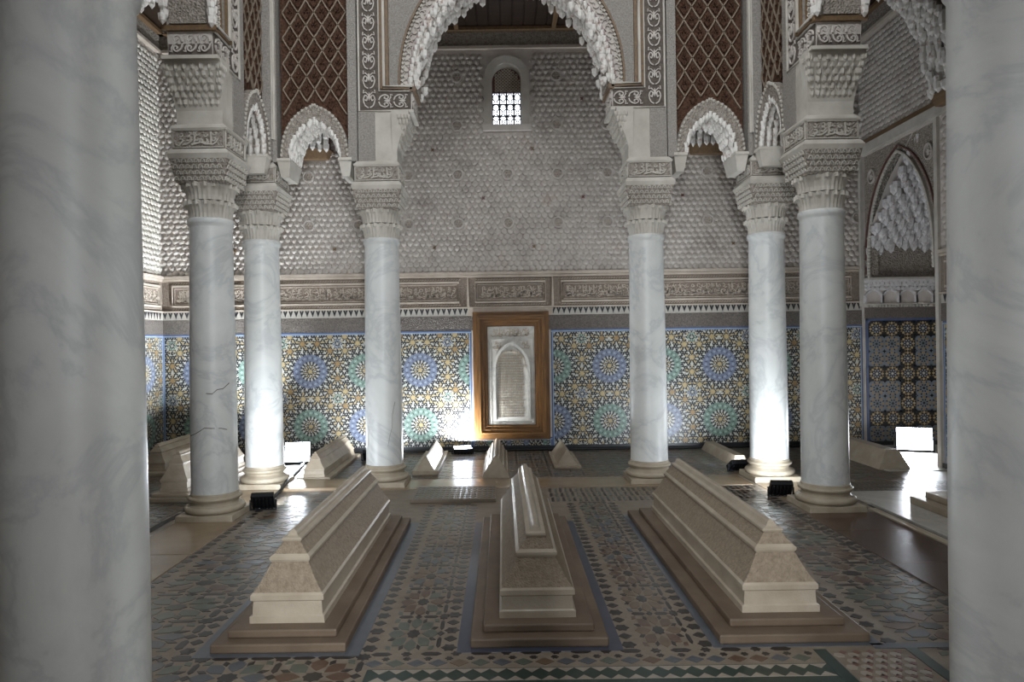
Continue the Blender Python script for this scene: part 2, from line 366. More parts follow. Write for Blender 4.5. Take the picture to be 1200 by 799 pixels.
ZM = ['zellige_black', 'zellige_white', 'zellige_yellow', 'zellige_blue', 'zellige_lightblue', 'zellige_green', 'zellige_lightgreen', 'zellige_border', 'zellige_paleborder', 'zellige_ochre', 'zellige_grey']
def petal(cx, cy, a, r0, r1, w):
    ca, sa = math.cos(a), math.sin(a); rm = r0+(r1-r0)*0.62
    return [(cx+r*ca-q*sa, cy+r*sa+q*ca) for r, q in ((r0, 0), (rm, -w), (r1, 0), (rm, w))]
def star(cx, cy, n, r0, r1, ph=0):
    return [(cx+(r1 if k % 2 == 0 else r0)*math.cos(ph+k*math.pi/n), cy+(r1 if k % 2 == 0 else r0)*math.sin(ph+k*math.pi/n)) for k in range(2*n)]
def zellige(F, parent, u0, u1, v0, v1, ou, ov, cell=0.755):
    mb = MB(); D = 0.010
    mb.slab([(u0, v0), (u1, v0), (u1, v1), (u0, v1)], 0, D, F, 0)
    B = 0.035
    for (a, b, c, d, m_) in ((u0, u1, v1-0.016, v1, 7), (u0, u1, v1-0.034, v1-0.018, 8), (u0, u0+0.014, v0, v1-0.034, 7), (u1-0.014, u1, v0, v1-0.034, 7), (u0+0.016, u0+0.028, v0, v1-0.036, 8), (u1-0.028, u1-0.016, v0, v1-0.036, 8)):
        mb.slab([(a, c), (b, c), (b, d), (a, d)], D, D+0.003, F, m_)
    a0, a1, b0, b1 = u0+0.03, u1-0.03, v0+0.005, v1-B
    def put(poly, m_, lay=1):
        cu = sum(p[0] for p in poly)/len(poly); cv = sum(p[1] for p in poly)/len(poly)
        if not (a0 < cu < a1 and b0 < cv < b1): return
        q = [(min(max(p[0], a0), a1), min(max(p[1], b0), b1)) for p in poly]
        mb.add([F(p[0], p[1], D+0.0008*lay) for p in q], [tuple(range(len(q)))], m_)
    pu_ = 0.034; q_ = 0
    v_ = b0+0.01
    while v_ < b1:
        u_ = a0+0.01+(pu_/2 if q_ % 2 else 0)
        while u_ < a1: put([(u_-0.007, v_), (u_, v_-0.009), (u_+0.007, v_), (u_, v_+0.009)], 1, 0.3); u_ += pu_
        v_ += 0.030; q_ += 1
    i0 = int((u0-ou)/cell)-2; i1 = int((u1-ou)/cell)+2; j0 = int((v0-ov)/cell)-2; j1 = int((v1-ov)/cell)+2
    s = cell/0.755
    for i in range(i0, i1+1):
        for j in range(j0, j1+1):
            cx, cy = ou+i*cell, ov+j*cell; blue = (i+j) % 2 == 0; c, lc = (3, 4) if blue else (5, 6)
            n = 16
            ringp = [(r, k) for r in (0.118, 0.212) for k in range(32)]
            for k in range(32):      # coloured ring
                t0, t1 = 2*math.pi*k/32, 2*math.pi*(k+1)/32
                put([(cx+r*s*math.cos(t), cy+r*s*math.sin(t)) for r, t in ((0.128, t0), (0.236, t0), (0.236, t1), (0.128, t1))], c, 1)
            put(star(cx, cy, n, 0.022*s, 0.040*s), 2, 3)
            for k in range(n):
                t = 2*math.pi*k/n
                put(petal(cx, cy, t, 0.042*s, 0.088*s, 0.0100*s), 2 if k % 2 else 1, 2)
                put(petal(cx, cy, t+math.pi/n, 0.082*s, 0.138*s, 0.0135*s), 1, 3)
                put(petal(cx, cy, t, 0.100*s, 0.150*s, 0.010*s), 0, 2)
                put(star(cx+0.186*s*math.cos(t), cy+0.186*s*math.sin(t), 4, 0.011*s, 0.026*s, t), lc, 3)
                put(petal(cx, cy, t+math.pi/n, 0.146*s, 0.214*s, 0.0050*s), 0, 2)
                put(petal(cx, cy, t, 0.214*s, 0.250*s, 0.011*s), 0, 2)
                put(petal(cx, cy, t+math.pi/n, 0.222*s, 0.276*s, 0.0165*s), 1, 3)
                put(petal(cx, cy, t, 0.256*s, 0.312*s, 0.0190*s), 1, 3)
            ys = [(0.3775, 0.1), (0.3775, -0.1), (0.1, 0.3775), (-0.1, 0.3775), (0.275, 0.278), (-0.275, 0.278), (0.275, -0.278), (-0.275, -0.278)]
            for (x, y) in ys:
                x, y = cx+x*s, cy+y*s
                put(star(x, y, 10, 0.026*s, 0.050*s), 2 if (i+j) % 3 else 9, 4)
                for k in range(10):
                    t = 2*math.pi*k/10+math.pi/10
                    put(petal(x, y, t, 0.044*s, 0.102*s, 0.0150*s), 1 if k % 2 else 2, 3)
            kx, ky = cx+cell/2, cy+cell/2
            put(star(kx, ky, 8, 0.012*s, 0.026*s), 1, 4)
            for k in range(12):
                t = 2*math.pi*k/12
                put(petal(kx, ky, t, 0.028*s, 0.066*s, 0.011*s), lc, 3); put(petal(kx, ky, t+math.pi/12, 0.058*s, 0.100*s, 0.0125*s), 1, 3)
            put(star(kx, cy, 8, 0.016*s, 0.030*s), 1, 4); put(star(cx, ky, 8, 0.016*s, 0.030*s), 1, 4)
    return mb.build('mosaic_dado', ZM, parent, stuff=True, recalc=False)

frieze(FB, wall_back, [(-WX+0.15, -0.72), (-0.50, 0.46), (0.68, WX-0.15)], -WX, WX, 11, (-0.60, 0.56))
frieze(FL, wall_left, [(4.7, YB-0.1)], 4.6, YB-0.01, 12)
frieze(FRT, wall_right, [(6.3, NY0-0.15)], 6.2, NY0-0.06, 13)
zellige(FB, wall_back, -WX, -0.565, 0.06, H_TILE+0.02, -0.03-0.755*3-0.485, 1.12)
zellige(FB, wall_back, 0.53, WX, 0.06, H_TILE+0.02, 1.325, 1.14)
zellige(FB, wall_back, -0.563, 0.528, 0.06, 0.175, 0.05, 0.12, 0.5)
zellige(FL, wall_left, 4.6, YB-0.012, 0.06, H_TILE+0.02, 8.9, 1.13)
zellige(FRT, wall_right, 6.2, NY0-0.09, 0.06, H_TILE+0.02, 7.3, 1.13)
for F, p, u0, u1 in ((FB, wall_back, -WX, WX), (FL, wall_left, 4.6, YB-0.02), (FRT, wall_right, 6.2, NY0-0.06)):
    mb = MB(); hbar(mb, F, u0, u1, 0.0, 0.06, 0.02); mb.build('skirting', 'zellige_black', p)
# top cornice of the back and side walls, below the wooden ceiling
for F, p, u0, u1 in ((FB, wall_back, -WX, WX), (FL, wall_left, 4.6, YB-0.02), (FRT, wall_right, 6.2, YB-0.02)):
    mb = MB(); hbar(mb, F, u0, u1, 5.53, 5.74, 0.03); mb.build('cornice_band', 'stucco_carved', p)
    mb = MB(); hbar(mb, F, u0, u1, 5.495, 5.535, 0.06); mb.build('cornice_moulding', 'frieze_stucco', p)
    mb = MB(); hbar(mb, F, u0, u1, 5.735, CEIL, 0.10); mb.build('cornice_cap', 'gold_wood', p)

# ------------------------------------------------------------------ window high in the back wall
wcx = (WIN[0]+WIN[1])/2
win = MB()
def arch_pts(hw, z0, zs, n=10):
    return [(wcx-hw, z0)]+[(wcx-hw*math.cos(math.pi*k/n), zs+hw*math.sin(math.pi*k/n)) for k in range(n+1)]+[(wcx+hw, z0)]
Oo = arch_pts(0.305, 4.42, 5.105); Ii = arch_pts(0.20, 4.46, 5.105)
n = len(Oo); vs = [FB(*p, 0.045) for p in Oo]+[FB(*p, 0.035) for p in Ii]+[FB(*p, -0.16) for p in Ii]+[FB(*p, 0.0) for p in Oo]
fs = []
for i in range(n-1): fs += [(i, i+1, n+i+1, n+i), (n+i, n+i+1, 2*n+i+1, 2*n+i), (3*n+i, 3*n+i+1, i+1, i)]
win.add(vs, fs); window_1 = win.build('window_1', 'stucco_light', struct=True)
mb = MB(); mb.slab([(wcx-0.33, 4.375), (wcx+0.33, 4.375), (wcx+0.33, 4.46), (wcx-0.33, 4.46)], -0.16, 0.06, FB, close=True); mb.build('window_sill', 'stucco', window_1)
mb = MB(); mb.slab([(wcx-0.23, 4.42), (wcx+0.23, 4.42), (wcx+0.23, 4.97), (wcx-0.23, 4.97)], -0.22, -0.20, FB, close=True); mb.build('window_pane', 'daylight_pane', window_1)
mb = MB(); mb.slab(arch_pts(0.23, 4.96, 5.105), -0.24, -0.15, FB, close=True); mb.build('lattice_backing', 'tile_rose', window_1)
mb = MB()
for k in range(9):
    for j in range(9):
        a, b = wcx-0.185+k*0.046, 4.985+j*0.042
        if (a-wcx)**2+max(0, b-5.105)**2 < 0.185**2: mb.ribbon([(a+0.019*math.cos(q*math.pi/3), b+0.019*math.sin(q*math.pi/3)) for q in range(6)], 0.011, -0.15, -0.13, FB, 0, True)
mb.build('lattice', 'frieze_stucco', window_1, stuff=True)
for k in range(5):
    mb = MB(); a = wcx-0.2+k*0.1; mb.slab([(a-0.011, 4.46), (a+0.011, 4.46), (a+0.011, 4.97), (a-0.011, 4.97)], -0.15, -0.13, FB, close=True); mb.build('grille_bar', 'iron', window_1)
for k in range(4):
    mb = MB(); b = 4.465+k*0.165; mb.slab([(wcx-0.2, b-0.007), (wcx+0.2, b-0.007), (wcx+0.2, b+0.007), (wcx-0.2, b+0.007)], -0.148, -0.132, FB, close=True); mb.build('grille_bar', 'iron', window_1)
mb = MB(); rnd = random.Random(5)
for k in range(8):
    for j in range(7):
        a, b = wcx-0.175+k*0.05, 4.50+j*0.07; s_ = 1 if (k+j) % 2 else -1
        mb.ribbon([(a+s_*0.016*math.sin(q*1.1), b-0.03+q*0.012) for q in range(6)], 0.014, -0.146, -0.136, FB)
mb.build('grille_scroll', 'iron', window_1, stuff=True)

# ------------------------------------------------------------------ wooden framed marble panel on the back wall
fp = thing('framed_panel', (-0.02, YB, 0.15), 'carved white marble panel in a wide brown wooden frame on the mosaic wall', 'panel')
x0, x1, z0, z1 = -0.54, 0.50, 0.155, 1.90
def rail(p, q, inner, name):
    # stepped moulding of one side of the frame, mitred
    mb = MB(); steps = [(0.0, 0.055), (0.05, 0.105), (0.10, 0.075), (0.145, 0.05), (0.185, 0.03), (0.20, 0.03)]
    rows = []
    for k, (w, d) in enumerate(steps):
        for dd in ((0, d) if k == 0 else (steps[k-1][1], d)):
            rows.append((w, dd))
    cx, cz = (x0+x1)/2, (z0+z1)/2
    L = []
    for w, d in rows:
        def ins(pt): return (pt[0]+(w if pt[0] < cx else -w), pt[1]+(w if pt[1] < cz else -w))
        a, b = ins(p), ins(q); L.append((FB(*a, 0.012+d), FB(*b, 0.012+d)))
    vs = [v for ab in L for v in ab]; fs = [(2*i, 2*i+1, 2*i+3, 2*i+2) for i in range(len(L)-1)]
    mb.add(vs, fs); mb.build('frame_rail', name, fp)
for p, q, nm in (((x0, z0), (x1, z0), 'frame_wood_h'), ((x1, z0), (x1, z1), 'frame_wood'), ((x1, z1), (x0, z1), 'frame_wood_h'), ((x0, z1), (x0, z0), 'frame_wood')):
    rail(p, q, 0.2, nm)
mb = MB(); mb.slab([(x0+0.19, z0+0.17), (x1-0.19, z0+0.17), (x1-0.19, z1-0.17), (x0+0.19, z1-0.17)], 0, 0.03, FB)
slab_o = mb.build('marble_slab', 'white_marble', fp)
pc = -0.02; A = [(pc-0.235, 0.42), (pc-0.235, 1.10), (pc-0.228, 1.19), (pc-0.195, 1.29), (pc-0.14, 1.37), (pc-0.07, 1.43), (pc, 1.47)]
A = A+[(2*pc-x, z) for x, z in reversed(A[:-1])]
mb = MB(); mb.ribbon(A, 0.04, 0.03, 0.055, FB); mb.ribbon([(pc-0.285, 0.38), (pc-0.285, 1.52), (pc+0.285, 1.52), (pc+0.285, 0.38)], 0.02, 0.03, 0.042, FB, 0, True); mb.build('relief_arch', 'white_marble', slab_o)
mb = MB()
for k in range(12):
    t = k/11; a = 1.14+0.22*math.sin(t*math.pi/2); xx = 0.205*math.cos(t*math.pi/2)
    for sg in (-1, 1): mb.slab(star(pc+sg*xx, a, 4, 0.008, 0.02), 0.03, 0.05, FB)
rnd = random.Random(21)
for k in range(24):
    zz = 0.46+k*0.036; ww = 0.20 if zz < 1.1 else 0.20*math.sqrt(max(0.05, 1-((zz-1.1)/0.3)**2)); squiggle(mb, FB, pc-ww, pc+ww, zz, zz+0.026, rnd, 0, 0.03)
squiggle(mb, FB, pc-0.29, pc+0.29, 1.55, 1.68, rnd, 0, 0.05)
for sg in (-1, 1): squiggle(mb, FB, pc+(0.12 if sg > 0 else -0.26), pc+(0.26 if sg > 0 else -0.12), 1.38, 1.5, rnd, 0, 0.05)
for v in mb.v: pass
mb.v = [(x, min(y, YB-0.001)-0.022 if y > YB-0.03 else y, z) for x, y, z in mb.v]
mb.build('engraving', 'tomb_marble', slab_o, stuff=True, recalc=False)

# ------------------------------------------------------------------ columns
def make_column():
    root = thing('marble_column', (0, 0, 0), 'x', 'column', 'marble columns of the hall')
    mb = MB(); mb.frus(0, 0, 0.0, 0.055, 0.245, 0.245, 0.24, 0.24); mb.build('plinth', 'column_base_stone', root, bevel=0.006)
    pr = [(0.225, 0.055)]
    for k in range(7): a = -math.pi/2+math.pi*k/6; pr.append((0.222+0.030*math.cos(a), 0.085+0.030*math.sin(a)))
    pr += [(0.222, 0.118), (0.212, 0.122)]
    for k in range(6): a = k/5; pr.append((0.212-0.016*math.sin(a*math.pi), 0.122+0.035*a))
    for k in range(7): a = -math.pi/2+math.pi*k/6; pr.append((0.208+0.017*math.cos(a), 0.175+0.017*math.sin(a)))
    pr += [(0.208, 0.196), (0.203, 0.200), (0.203, 0.214), (0.196, 0.22)]
    mb = MB(); mb.lathe(pr, 48); shade_angle(mb.build('base', 'column_base_stone', root), 50)
    pr = [(0.196, 0.215), (0.194, 0.3), (0.1935, 0.8), (0.190, 1.3), (0.184, 1.9), (0.178, 2.52), (0.180, 2.535), (0.190, 2.55), (0.193, 2.565), (0.193, 2.59), (0.186, 2.598)]
    mb = MB(); mb.lathe(pr, 56); shade_angle(mb.build('shaft', 'column_marble', root), 60)
    def flute(r, z, j, n): return r*(1+(0.018 if j % 2 else -0.018))
    for nm, z0_, z1_, ra, rb in (('leaf_collar', 2.60, 2.742, 0.176, 0.204), ('leaf_collar', 2.752, 2.892, 0.190, 0.218)):
        mb = MB(); mb.lathe([(ra, z0_), (ra*1.01, z0_+0.04), ((ra+rb)/2, z0_+0.09), (rb, z1_-0.022), (rb+0.006, z1_-0.008), (rb-0.02, z1_)], 64, 0, flute)
        col = mb.build(nm, 'stucco_light', root)
        mb = MB()
        for k in range(18):
            a = 2*math.pi*k/18; c, s_ = math.cos(a), math.sin(a); r0 = rb+0.004
            pts = [(r0-0.01, -0.022, z1_-0.03), (r0+0.018, 0, z1_-0.038), (r0-0.01, 0.022, z1_-0.03), (r0-0.01, -0.022, z1_), (r0+0.014, 0, z1_+0.004), (r0-0.01, 0.022, z1_)]
            mb.add([(x*c-y*s_, x*s_+y*c, z) for x, y, z in pts], [(0, 1, 4, 3), (1, 2, 5, 4), (3, 4, 5), (0, 2, 1)])
        mb.build('leaf_tip', 'stucco_light', col, stuff=True)
    mb = MB(); mb.frus(0, 0, 2.885, 3.085, 0.205, 0.205, 0.245, 0.245); blk = mb.build('capital_block', 'stucco_carved', root)
    mb = MB(); rnd = random.Random(3)
    for side in range(4):
        ca, sa = (1, 0, -1, 0)[side], (0, 1, 0, -1)[side]
        def FS(u, v, d, ca=ca, sa=sa):
            r = 0.205+0.04*(v-2.885)/0.2+d; x, y = u, -r
            return (x*ca-y*sa, x*sa+y*ca, v)
        for j in range(4):
            for i in range(8):
                u = -0.185+i*0.053+(0.013 if j % 2 else -0.008); v = 2.905+j*0.048
                if abs(u) > 0.2: continue
                mb.ribbon([(u-0.02, v), (u-0.012, v+0.024), (u, v+0.034), (u+0.012, v+0.024), (u+0.02, v)], 0.009, 0, 0.012, FS)
                mb.slab([(u-0.006, v+0.004), (u+0.006, v+0.004), (u, v+0.02)], 0, 0.01, FS)
    mb.build('carved_scale', 'stucco_light', blk, stuff=True, recalc=False)
    mb = MB(); mb.frus(0, 0, 3.085, 3.125, 0.248, 0.248, 0.262, 0.262); mb.frus(0, 0, 3.125, 3.168, 0.262, 0.262, 0.232, 0.232); mb.build('abacus', 'stucco_light', root)
    mb = MB(); mb.box(-0.222, 0.222, -0.222, 0.222, 3.175, 3.33); imp = mb.build('impost_block', 'stucco_carved', root)
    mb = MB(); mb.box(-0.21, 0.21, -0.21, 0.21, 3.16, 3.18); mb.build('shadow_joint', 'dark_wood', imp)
    mb = MB()
    for side in range(4):
        ca, sa = (1, 0, -1, 0)[side], (0, 1, 0, -1)[side]
        FS = lambda u, v, d, ca=ca, sa=sa: (u*ca+(0.222+d)*sa, u*sa-(0.222+d)*ca, v)
        squiggle(mb, FS, -0.2, 0.2, 3.19, 3.32, rnd, 0, 0.06)
        mb.ribbon([(-0.215, 3.182), (0.215, 3.182), (0.215, 3.326), (-0.215, 3.326)], 0.008, 0, 0.01, FS, 0, True)
    mb.build('carved_relief', 'stucco_light', imp, stuff=True, recalc=False)
    mb = MB(); mb.frus(0, 0, 3.33, 3.345, 0.235, 0.235, 0.24, 0.24); mb.frus(0, 0, 3.345, 3.385, 0.24, 0.24, 0.205, 0.205); mb.build('impost_ledge', 'stucco_light', root)
    return root
proto = make_column()
GRP = 'marble columns of the hall'
cols = [((-CX, YA), 'pale marble column with two dark cracks across its lower shaft'),
        ((CX, YA), 'pale marble column on a square plinth at the corner of the white marble platform'),
        ((-CX, YR), 'pale marble column with its foot glaring white beside the lamp and small tomb'),
        ((CX, YR), 'pale marble column lit white at the foot beside the low bar tomb'),
        ((-DX, YR), 'pale marble column with a thin upright crack behind the raised mosaic slab'),
        ((DX, YR), 'pale marble column rising behind the end of a large tomb, no crack'),
        ((-DX, YD), 'thick grey veined marble column standing foremost before the doorway'),
        ((DX, YD), 'thick grey veined marble column standing foremost before the doorway'),
        ((-CX, YM), 'marble column of the side arcade next to the foremost column'),
        ((CX, YM), 'marble column of the side arcade next to the foremost column')]
COLS = []
for i, ((x, y), lb) in enumerate(cols):
    c = proto if i == 0 else copy_tree(proto)
    c.location = (x, y, 0); c['label'] = lb; COLS.append(c)
# cracks in two shafts
def crack(colobj, pts):
    mb = MB(); rr = 0.1955
    F = lambda a, z, d: ((rr+d)*math.sin(a), -(rr+d)*math.cos(a), z)
    mb.ribbon(pts, 0.006, -0.004, 0.0012, F)
    o = mb.build('crack', 'crack', None); o.parent = colobj
crack(COLS[0], [(-0.9, 0.72), (-0.6, 0.735), (-0.4, 0.75), (-0.2, 0.77), (0.0, 0.795), (0.3, 0.79), (0.7, 0.785), (0.95, 0.77)])
crack(COLS[0], [(0.1, 1.09), (0.35, 1.085), (0.55, 1.12), (0.8, 1.125), (1.1, 1.17)])
crack(COLS[4], [(0.35, 0.42), (0.45, 0.52), (0.6, 0.62), (0.62, 0.75), (0.8, 0.88)])

# ------------------------------------------------------------------ arches
def knob(mb, s, t, z, w, h, rnd):
    n = 6; a0 = rnd.uniform(0, 1); j = rnd.uniform(0.85, 1.15); w *= j
    vs = [(s+w*math.cos(a0+k*math.pi/3), t+w*math.sin(a0+k*math.pi/3), z+h*0.5) for k in range(n)]
    vs += [(s+w*0.85*math.cos(a0+k*math.pi/3), t+w*0.85*math.sin(a0+k*math.pi/3), z-h*0.15) for k in range(n)]
    vs += [(s, t, z-h*0.55), (s, t, z+h*0.6)]
    fs = [(k, (k+1) % n, n+(k+1) % n, n+k) for k in range(n)]+[(n+k, n+(k+1) % n, 2*n) for k in range(n)]+[((k+1) % n, k, 2*n+1) for k in range(n)]
    mb.add(vs, fs)
def resample(pts, n):
    L = [0]
    for a, b in zip(pts, pts[1:]): L.append(L[-1]+math.hypot(b[0]-a[0], b[1]-a[1]))
    out = []
    for k in range(n):
        d = L[-1]*k/(n-1); i = 0
        while i < len(L)-2 and L[i+1] < d: i += 1
        f = (d-L[i])/max(1e-9, L[i+1]-L[i]); out.append((pts[i][0]+f*(pts[i+1][0]-pts[i][0]), pts[i][1]+f*(pts[i+1][1]-pts[i][1])))
    return out
def smooth_pts(pts, n):      # Catmull-Rom
    out = []
    for i in range(len(pts)-1):
        p0 = pts[max(i-1, 0)]; p1 = pts[i]; p2 = pts[i+1]; p3 = pts[min(i+2, len(pts)-1)]
        for k in range(n):
            t = k/n
            out.append(tuple(0.5*(2*p1[c]+(p2[c]-p0[c])*t+(2*p0[c]-5*p1[c]+4*p2[c]-p3[c])*t*t+(3*p1[c]-p0[c]-3*p2[c]+p3[c])*t**3) for c in (0, 1)))
    out.append(pts[-1]); return out
def arch_wall(mb, half, ox, zt, t0, t1, mat=0):
    # half: (x>=0,z) from foot to apex ; wall with outer half-width ox up to zt
    for sg in (-1, 1):
        for (xa, za), (xb, zb) in zip(half, half[1:]):
            mb.add([(sg*xa, t0, za), (sg*ox, t0, za), (sg*ox, t0, zb), (sg*xb, t0, zb), (sg*xa, t1, za), (sg*ox, t1, za), (sg*ox, t1, zb), (sg*xb, t1, zb)],
                   [(0, 1, 2, 3), (4, 7, 6, 5), (0, 3, 7, 4), (1, 5, 6, 2)], mat)
        f = half[0]
        mb.add([(sg*f[0], t0, f[1]), (sg*ox, t0, f[1]), (sg*ox, t1, f[1]), (sg*f[0], t1, f[1])], [(0, 1, 2, 3)], mat)
    mb.box(-ox, ox, t0, t1, half[-1][1], zt, mat)
BIG = smooth_pts([(1.045, 3.90), (1.02, 4.15), (1.0, 4.32), (0.945, 4.55), (0.865, 4.75), (0.72, 4.97), (0.5, 5.17), (0.25, 5.32), (0, 5.42)], 4)
def scroll_band(mb, F, a, b, v0, v1, horiz=False, pitch=0.2):
    # symmetrical leaf scrolls along a vertical (or horizontal) band
    c = (a+b)/2; w = (b-a)/2; G = (lambda u, v, d: F(v, u, d)) if horiz else F
    v = v0+pitch/2
    while v < v1-pitch*0.3:
        for sg in (-1, 1):
            pts = [(c+sg*w*0.1, v-pitch*0.46), (c+sg*w*0.55, v-pitch*0.36), (c+sg*w*0.80, v-pitch*0.05), (c+sg*w*0.55, v+pitch*0.18), (c+sg*w*0.25, v+pitch*0.08), (c+sg*w*0.38, v-pitch*0.12), (c+sg*w*0.58, v-pitch*0.04)]
            mb.ribbon(smooth_pts(pts, 2), w*0.15, 0, 0.014, G)
            mb.ribbon([(c+sg*w*0.1, v+pitch*0.2), (c+sg*w*0.5, v+pitch*0.34), (c+sg*w*0.82, v+pitch*0.3), (c+sg*w*0.75, v+pitch*0.46)], w*0.13, 0, 0.012, G)
        mb.slab([(c-w*0.2, v+pitch*0.1), (c, v-pitch*0.12), (c+w*0.2, v+pitch*0.1), (c, v+pitch*0.34)], 0, 0.016, G)
        v += pitch
def big_arch(name, P, loc, label, deco=True, knobs=True, ztop=8.57):
    root = thing(name, loc, label, 'arch', 'great stucco arches between the columns')
    rnd = random.Random(hash(label) % 1000 if False else len(label))
    mb = MB(P); arch_wall(mb, BIG, 1.60, ztop, -0.185, 0.185); mb.build('arch_wall', 'stucco', root)
    for sg in (-1, 1):      # pier block and corbel above each column
        mb = MB(P); mb.box(min(sg*1.20, sg*1.60), max(sg*1.20, sg*1.60), -0.195, 0.195, 3.385, 3.90); mb.build('pier_block', 'stucco_light', root)
        mb = MB(P); mb.box(min(sg*1.425, sg*1.60), max(sg*1.425, sg*1.60), -0.203, -0.19, 3.39, 3.89); mb.build('pier_strip', 'stucco_fine', root)
        mb = MB(P)
        prof = [(1.21, 3.40), (1.20, 3.50), (1.165, 3.62), (1.11, 3.74), (1.075, 3.80), (1.07, 3.90)]
        for k in range(len(prof)-1):
            (xa, za), (xb, zb) = prof[k], prof[k+1]; ta = 0.19+0.055*k/5; tb = 0.19+0.055*(k+1)/5
            mb.add([(sg*xa, -ta, za), (sg*1.25, -ta, za), (sg*1.25, ta, za), (sg*xa, ta, za), (sg*xb, -tb, zb), (sg*1.25, -tb, zb), (sg*1.25, tb, zb), (sg*xb, tb, zb)],
                   [(0, 1, 5, 4), (1, 2, 6, 5), (2, 3, 7, 6), (3, 0, 4, 7)]+([(0, 3, 2, 1)] if k == 0 else [])+([(4, 5, 6, 7)] if k == 4 else []))
        cb = mb.build('corbel', 'stucco_light', root)
        mb = MB(P)
        for j in range(6):
            z = 3.56+j*0.052; x = 1.188-0.0225*j; hw = 0.16+0.011*j; nk = 7 if j % 2 else 8
            for i in range(nk): knob(mb, sg*(x+0.004), -hw+i*2*hw/(nk-1), z, 0.026, 0.062, rnd)
        for j in range(4):
            z = 3.66+j*0.055
            for i in range(j+1):
                for tt in (-1, 1): knob(mb, sg*(1.13-0.02*j+i*0.035), tt*(0.20+0.012*j), z, 0.020, 0.05, rnd)
        mb.build('corbel_muqarnas', 'stucco_light', cb, stuff=True)
    for sg in (-1, 1):
        FJ = lambda u, v, d, sg=sg: (sg*(1.047-0.0*v-d), u, v)
        mb = MB(P); mb.slab([(-0.18, 3.91), (0.18, 3.91), (0.18, 4.10), (-0.18, 4.10)], 0, 0.012, FJ); jb = mb.build('jamb_band', 'painted_ground', root)
        FJ2 = lambda u, v, d, sg=sg: (sg*(1.035-d), u, v)
        mb = MB(P); scroll_band(mb, FJ2, 3.92, 4.09, -0.175, 0.175, True, 0.115); mb.build('leaf_scroll', 'stucco', jb, stuff=True, recalc=False)
        mb = MB(P); mb.slab([(-0.225, 4.10), (0.225, 4.10), (0.225, 4.145), (-0.225, 4.145)], -0.01, 0.05, FJ, close=True); mb.build('jamb_ledge', 'gold_wood', root)
        mb = MB(P); mb.slab([(-0.15, 4.15), (0.15, 4.15), (0.15, 4.46), (-0.15, 4.46)], -0.02, 0.062, FJ, close=True); mb.build('jamb_panel', 'stucco_carved', root)
        mb = MB(P); mb.slab([(-0.235, 3.875), (0.235, 3.875), (0.235, 3.905), (-0.235, 3.905)], -0.02, 0.03, FJ, close=True); mb.build('corbel_ledge', 'stucco_light', root)
    if deco:
        F = lambda u, v, d: (u, -0.185-d, v)
        for sg in (-1, 1):
            a, b = sorted((sg*1.385, sg*1.575))
            mb = MB(P); mb.slab([(a, 3.91), (b, 3.91), (b, ztop), (a, ztop)], 0, 0.012, F); bd = mb.build('alfiz_band', 'painted_ground', root)
            a2, b2 = sorted((sg*1.05, sg*1.385))
            mb = MB(P); mb.slab([(a2, 3.91), (b2, 3.91), (b2, 4.10), (a2, 4.10)], 0, 0.012, F); bf = mb.build('alfiz_foot', 'painted_ground', root)
            F2 = lambda u, v, d: (u, -0.197-d, v)
            mb = MB(P); scroll_band(mb, F2, a+0.02, b-0.02, 3.93, min(ztop, 6.2)); mb.build('leaf_scroll', 'stucco', bd, stuff=True, recalc=False)
            mb = MB(P); scroll_band(mb, F2, 3.925, 4.085, a2, b2, True, 0.155); mb.build('leaf_scroll', 'stucco', bf, stuff=True, recalc=False)
            mb = MB(P)
            mb.ribbon([(sg*1.06, 3.905), (sg*1.585, 3.905), (sg*1.585, ztop)], 0.018, 0, 0.026, F); mb.ribbon([(sg*1.04, 4.105), (sg*1.375, 4.105), (sg*1.375, ztop)], 0.014, 0, 0.026, F); mb.build('alfiz_fillet', 'stucco_light', root)
            mb = MB(P); mb.ribbon([(sg*1.03, 4.128), (sg*1.352, 4.128), (sg*1.352, ztop)], 0.028, 0, 0.04, F); mb.ribbon([(sg*1.29, 4.16), (sg*1.29, ztop)], 0.034, 0, 0.03, F); mb.build('gilded_moulding', 'gold_wood', root)
            mb = MB(P); mb.ribbon([(sg*1.03, 4.150), (sg*1.322, 4.150), (sg*1.322, ztop)], 0.026, 0, 0.05, F); mb.build('white_moulding', 'stucco_light', root)
        # spandrel ground with fine carving, extrados rib
        ext = smooth_pts([(1.165, 4.17), (1.16, 4.35), (1.12, 4.6), (1.03, 4.85), (0.88, 5.10), (0.62, 5.34), (0.32, 5.53), (0, 5.64)], 4)
        mb = MB(P)
        for sg in (-1, 1):
            for (xa, za), (xb, zb) in zip(ext, ext[1:]):
                mb.add([(sg*xa, -0.197, za), (sg*1.27, -0.197, za), (sg*1.27, -0.197, zb), (sg*xb, -0.197, zb)], [(0, 1, 2, 3)])
        mb.box(-1.27, 1.27, -0.197, -0.19, 5.64, ztop)
        mb.build('spandrel_carving', 'stucco_fine', root)
        full = [(-x, z) for x, z in ext]+[(x, z) for x, z in reversed(ext[:-1])]
        mb = MB(P); mb.ribbon(full, 0.022, 0, 0.03, F); ex = mb.build('extrados_rib', 'gold_wood', root)
        inn = [(x+0.055, z+0.03) for x, z in BIG if z > 4.16]; inn[-1] = (0, inn[-1][1])
        full2 = [(-x, z) for x, z in inn]+[(x, z) for x, z in reversed(inn[:-1])]
        mb = MB(P); mb.ribbon(full2, 0.014, 0, 0.028, F); mb.build('intrados_rib', 'tile_rose', root)
        mb = MB(P)
        for (x, z) in resample(full, 90): mb.slab(star(x*0.975, 4+(z-4)*0.985, 4, 0.009, 0.02), 0, 0.026, F)
        mb.build('bead', 'stucco_light', ex, stuff=True)
        mb = MB(P)
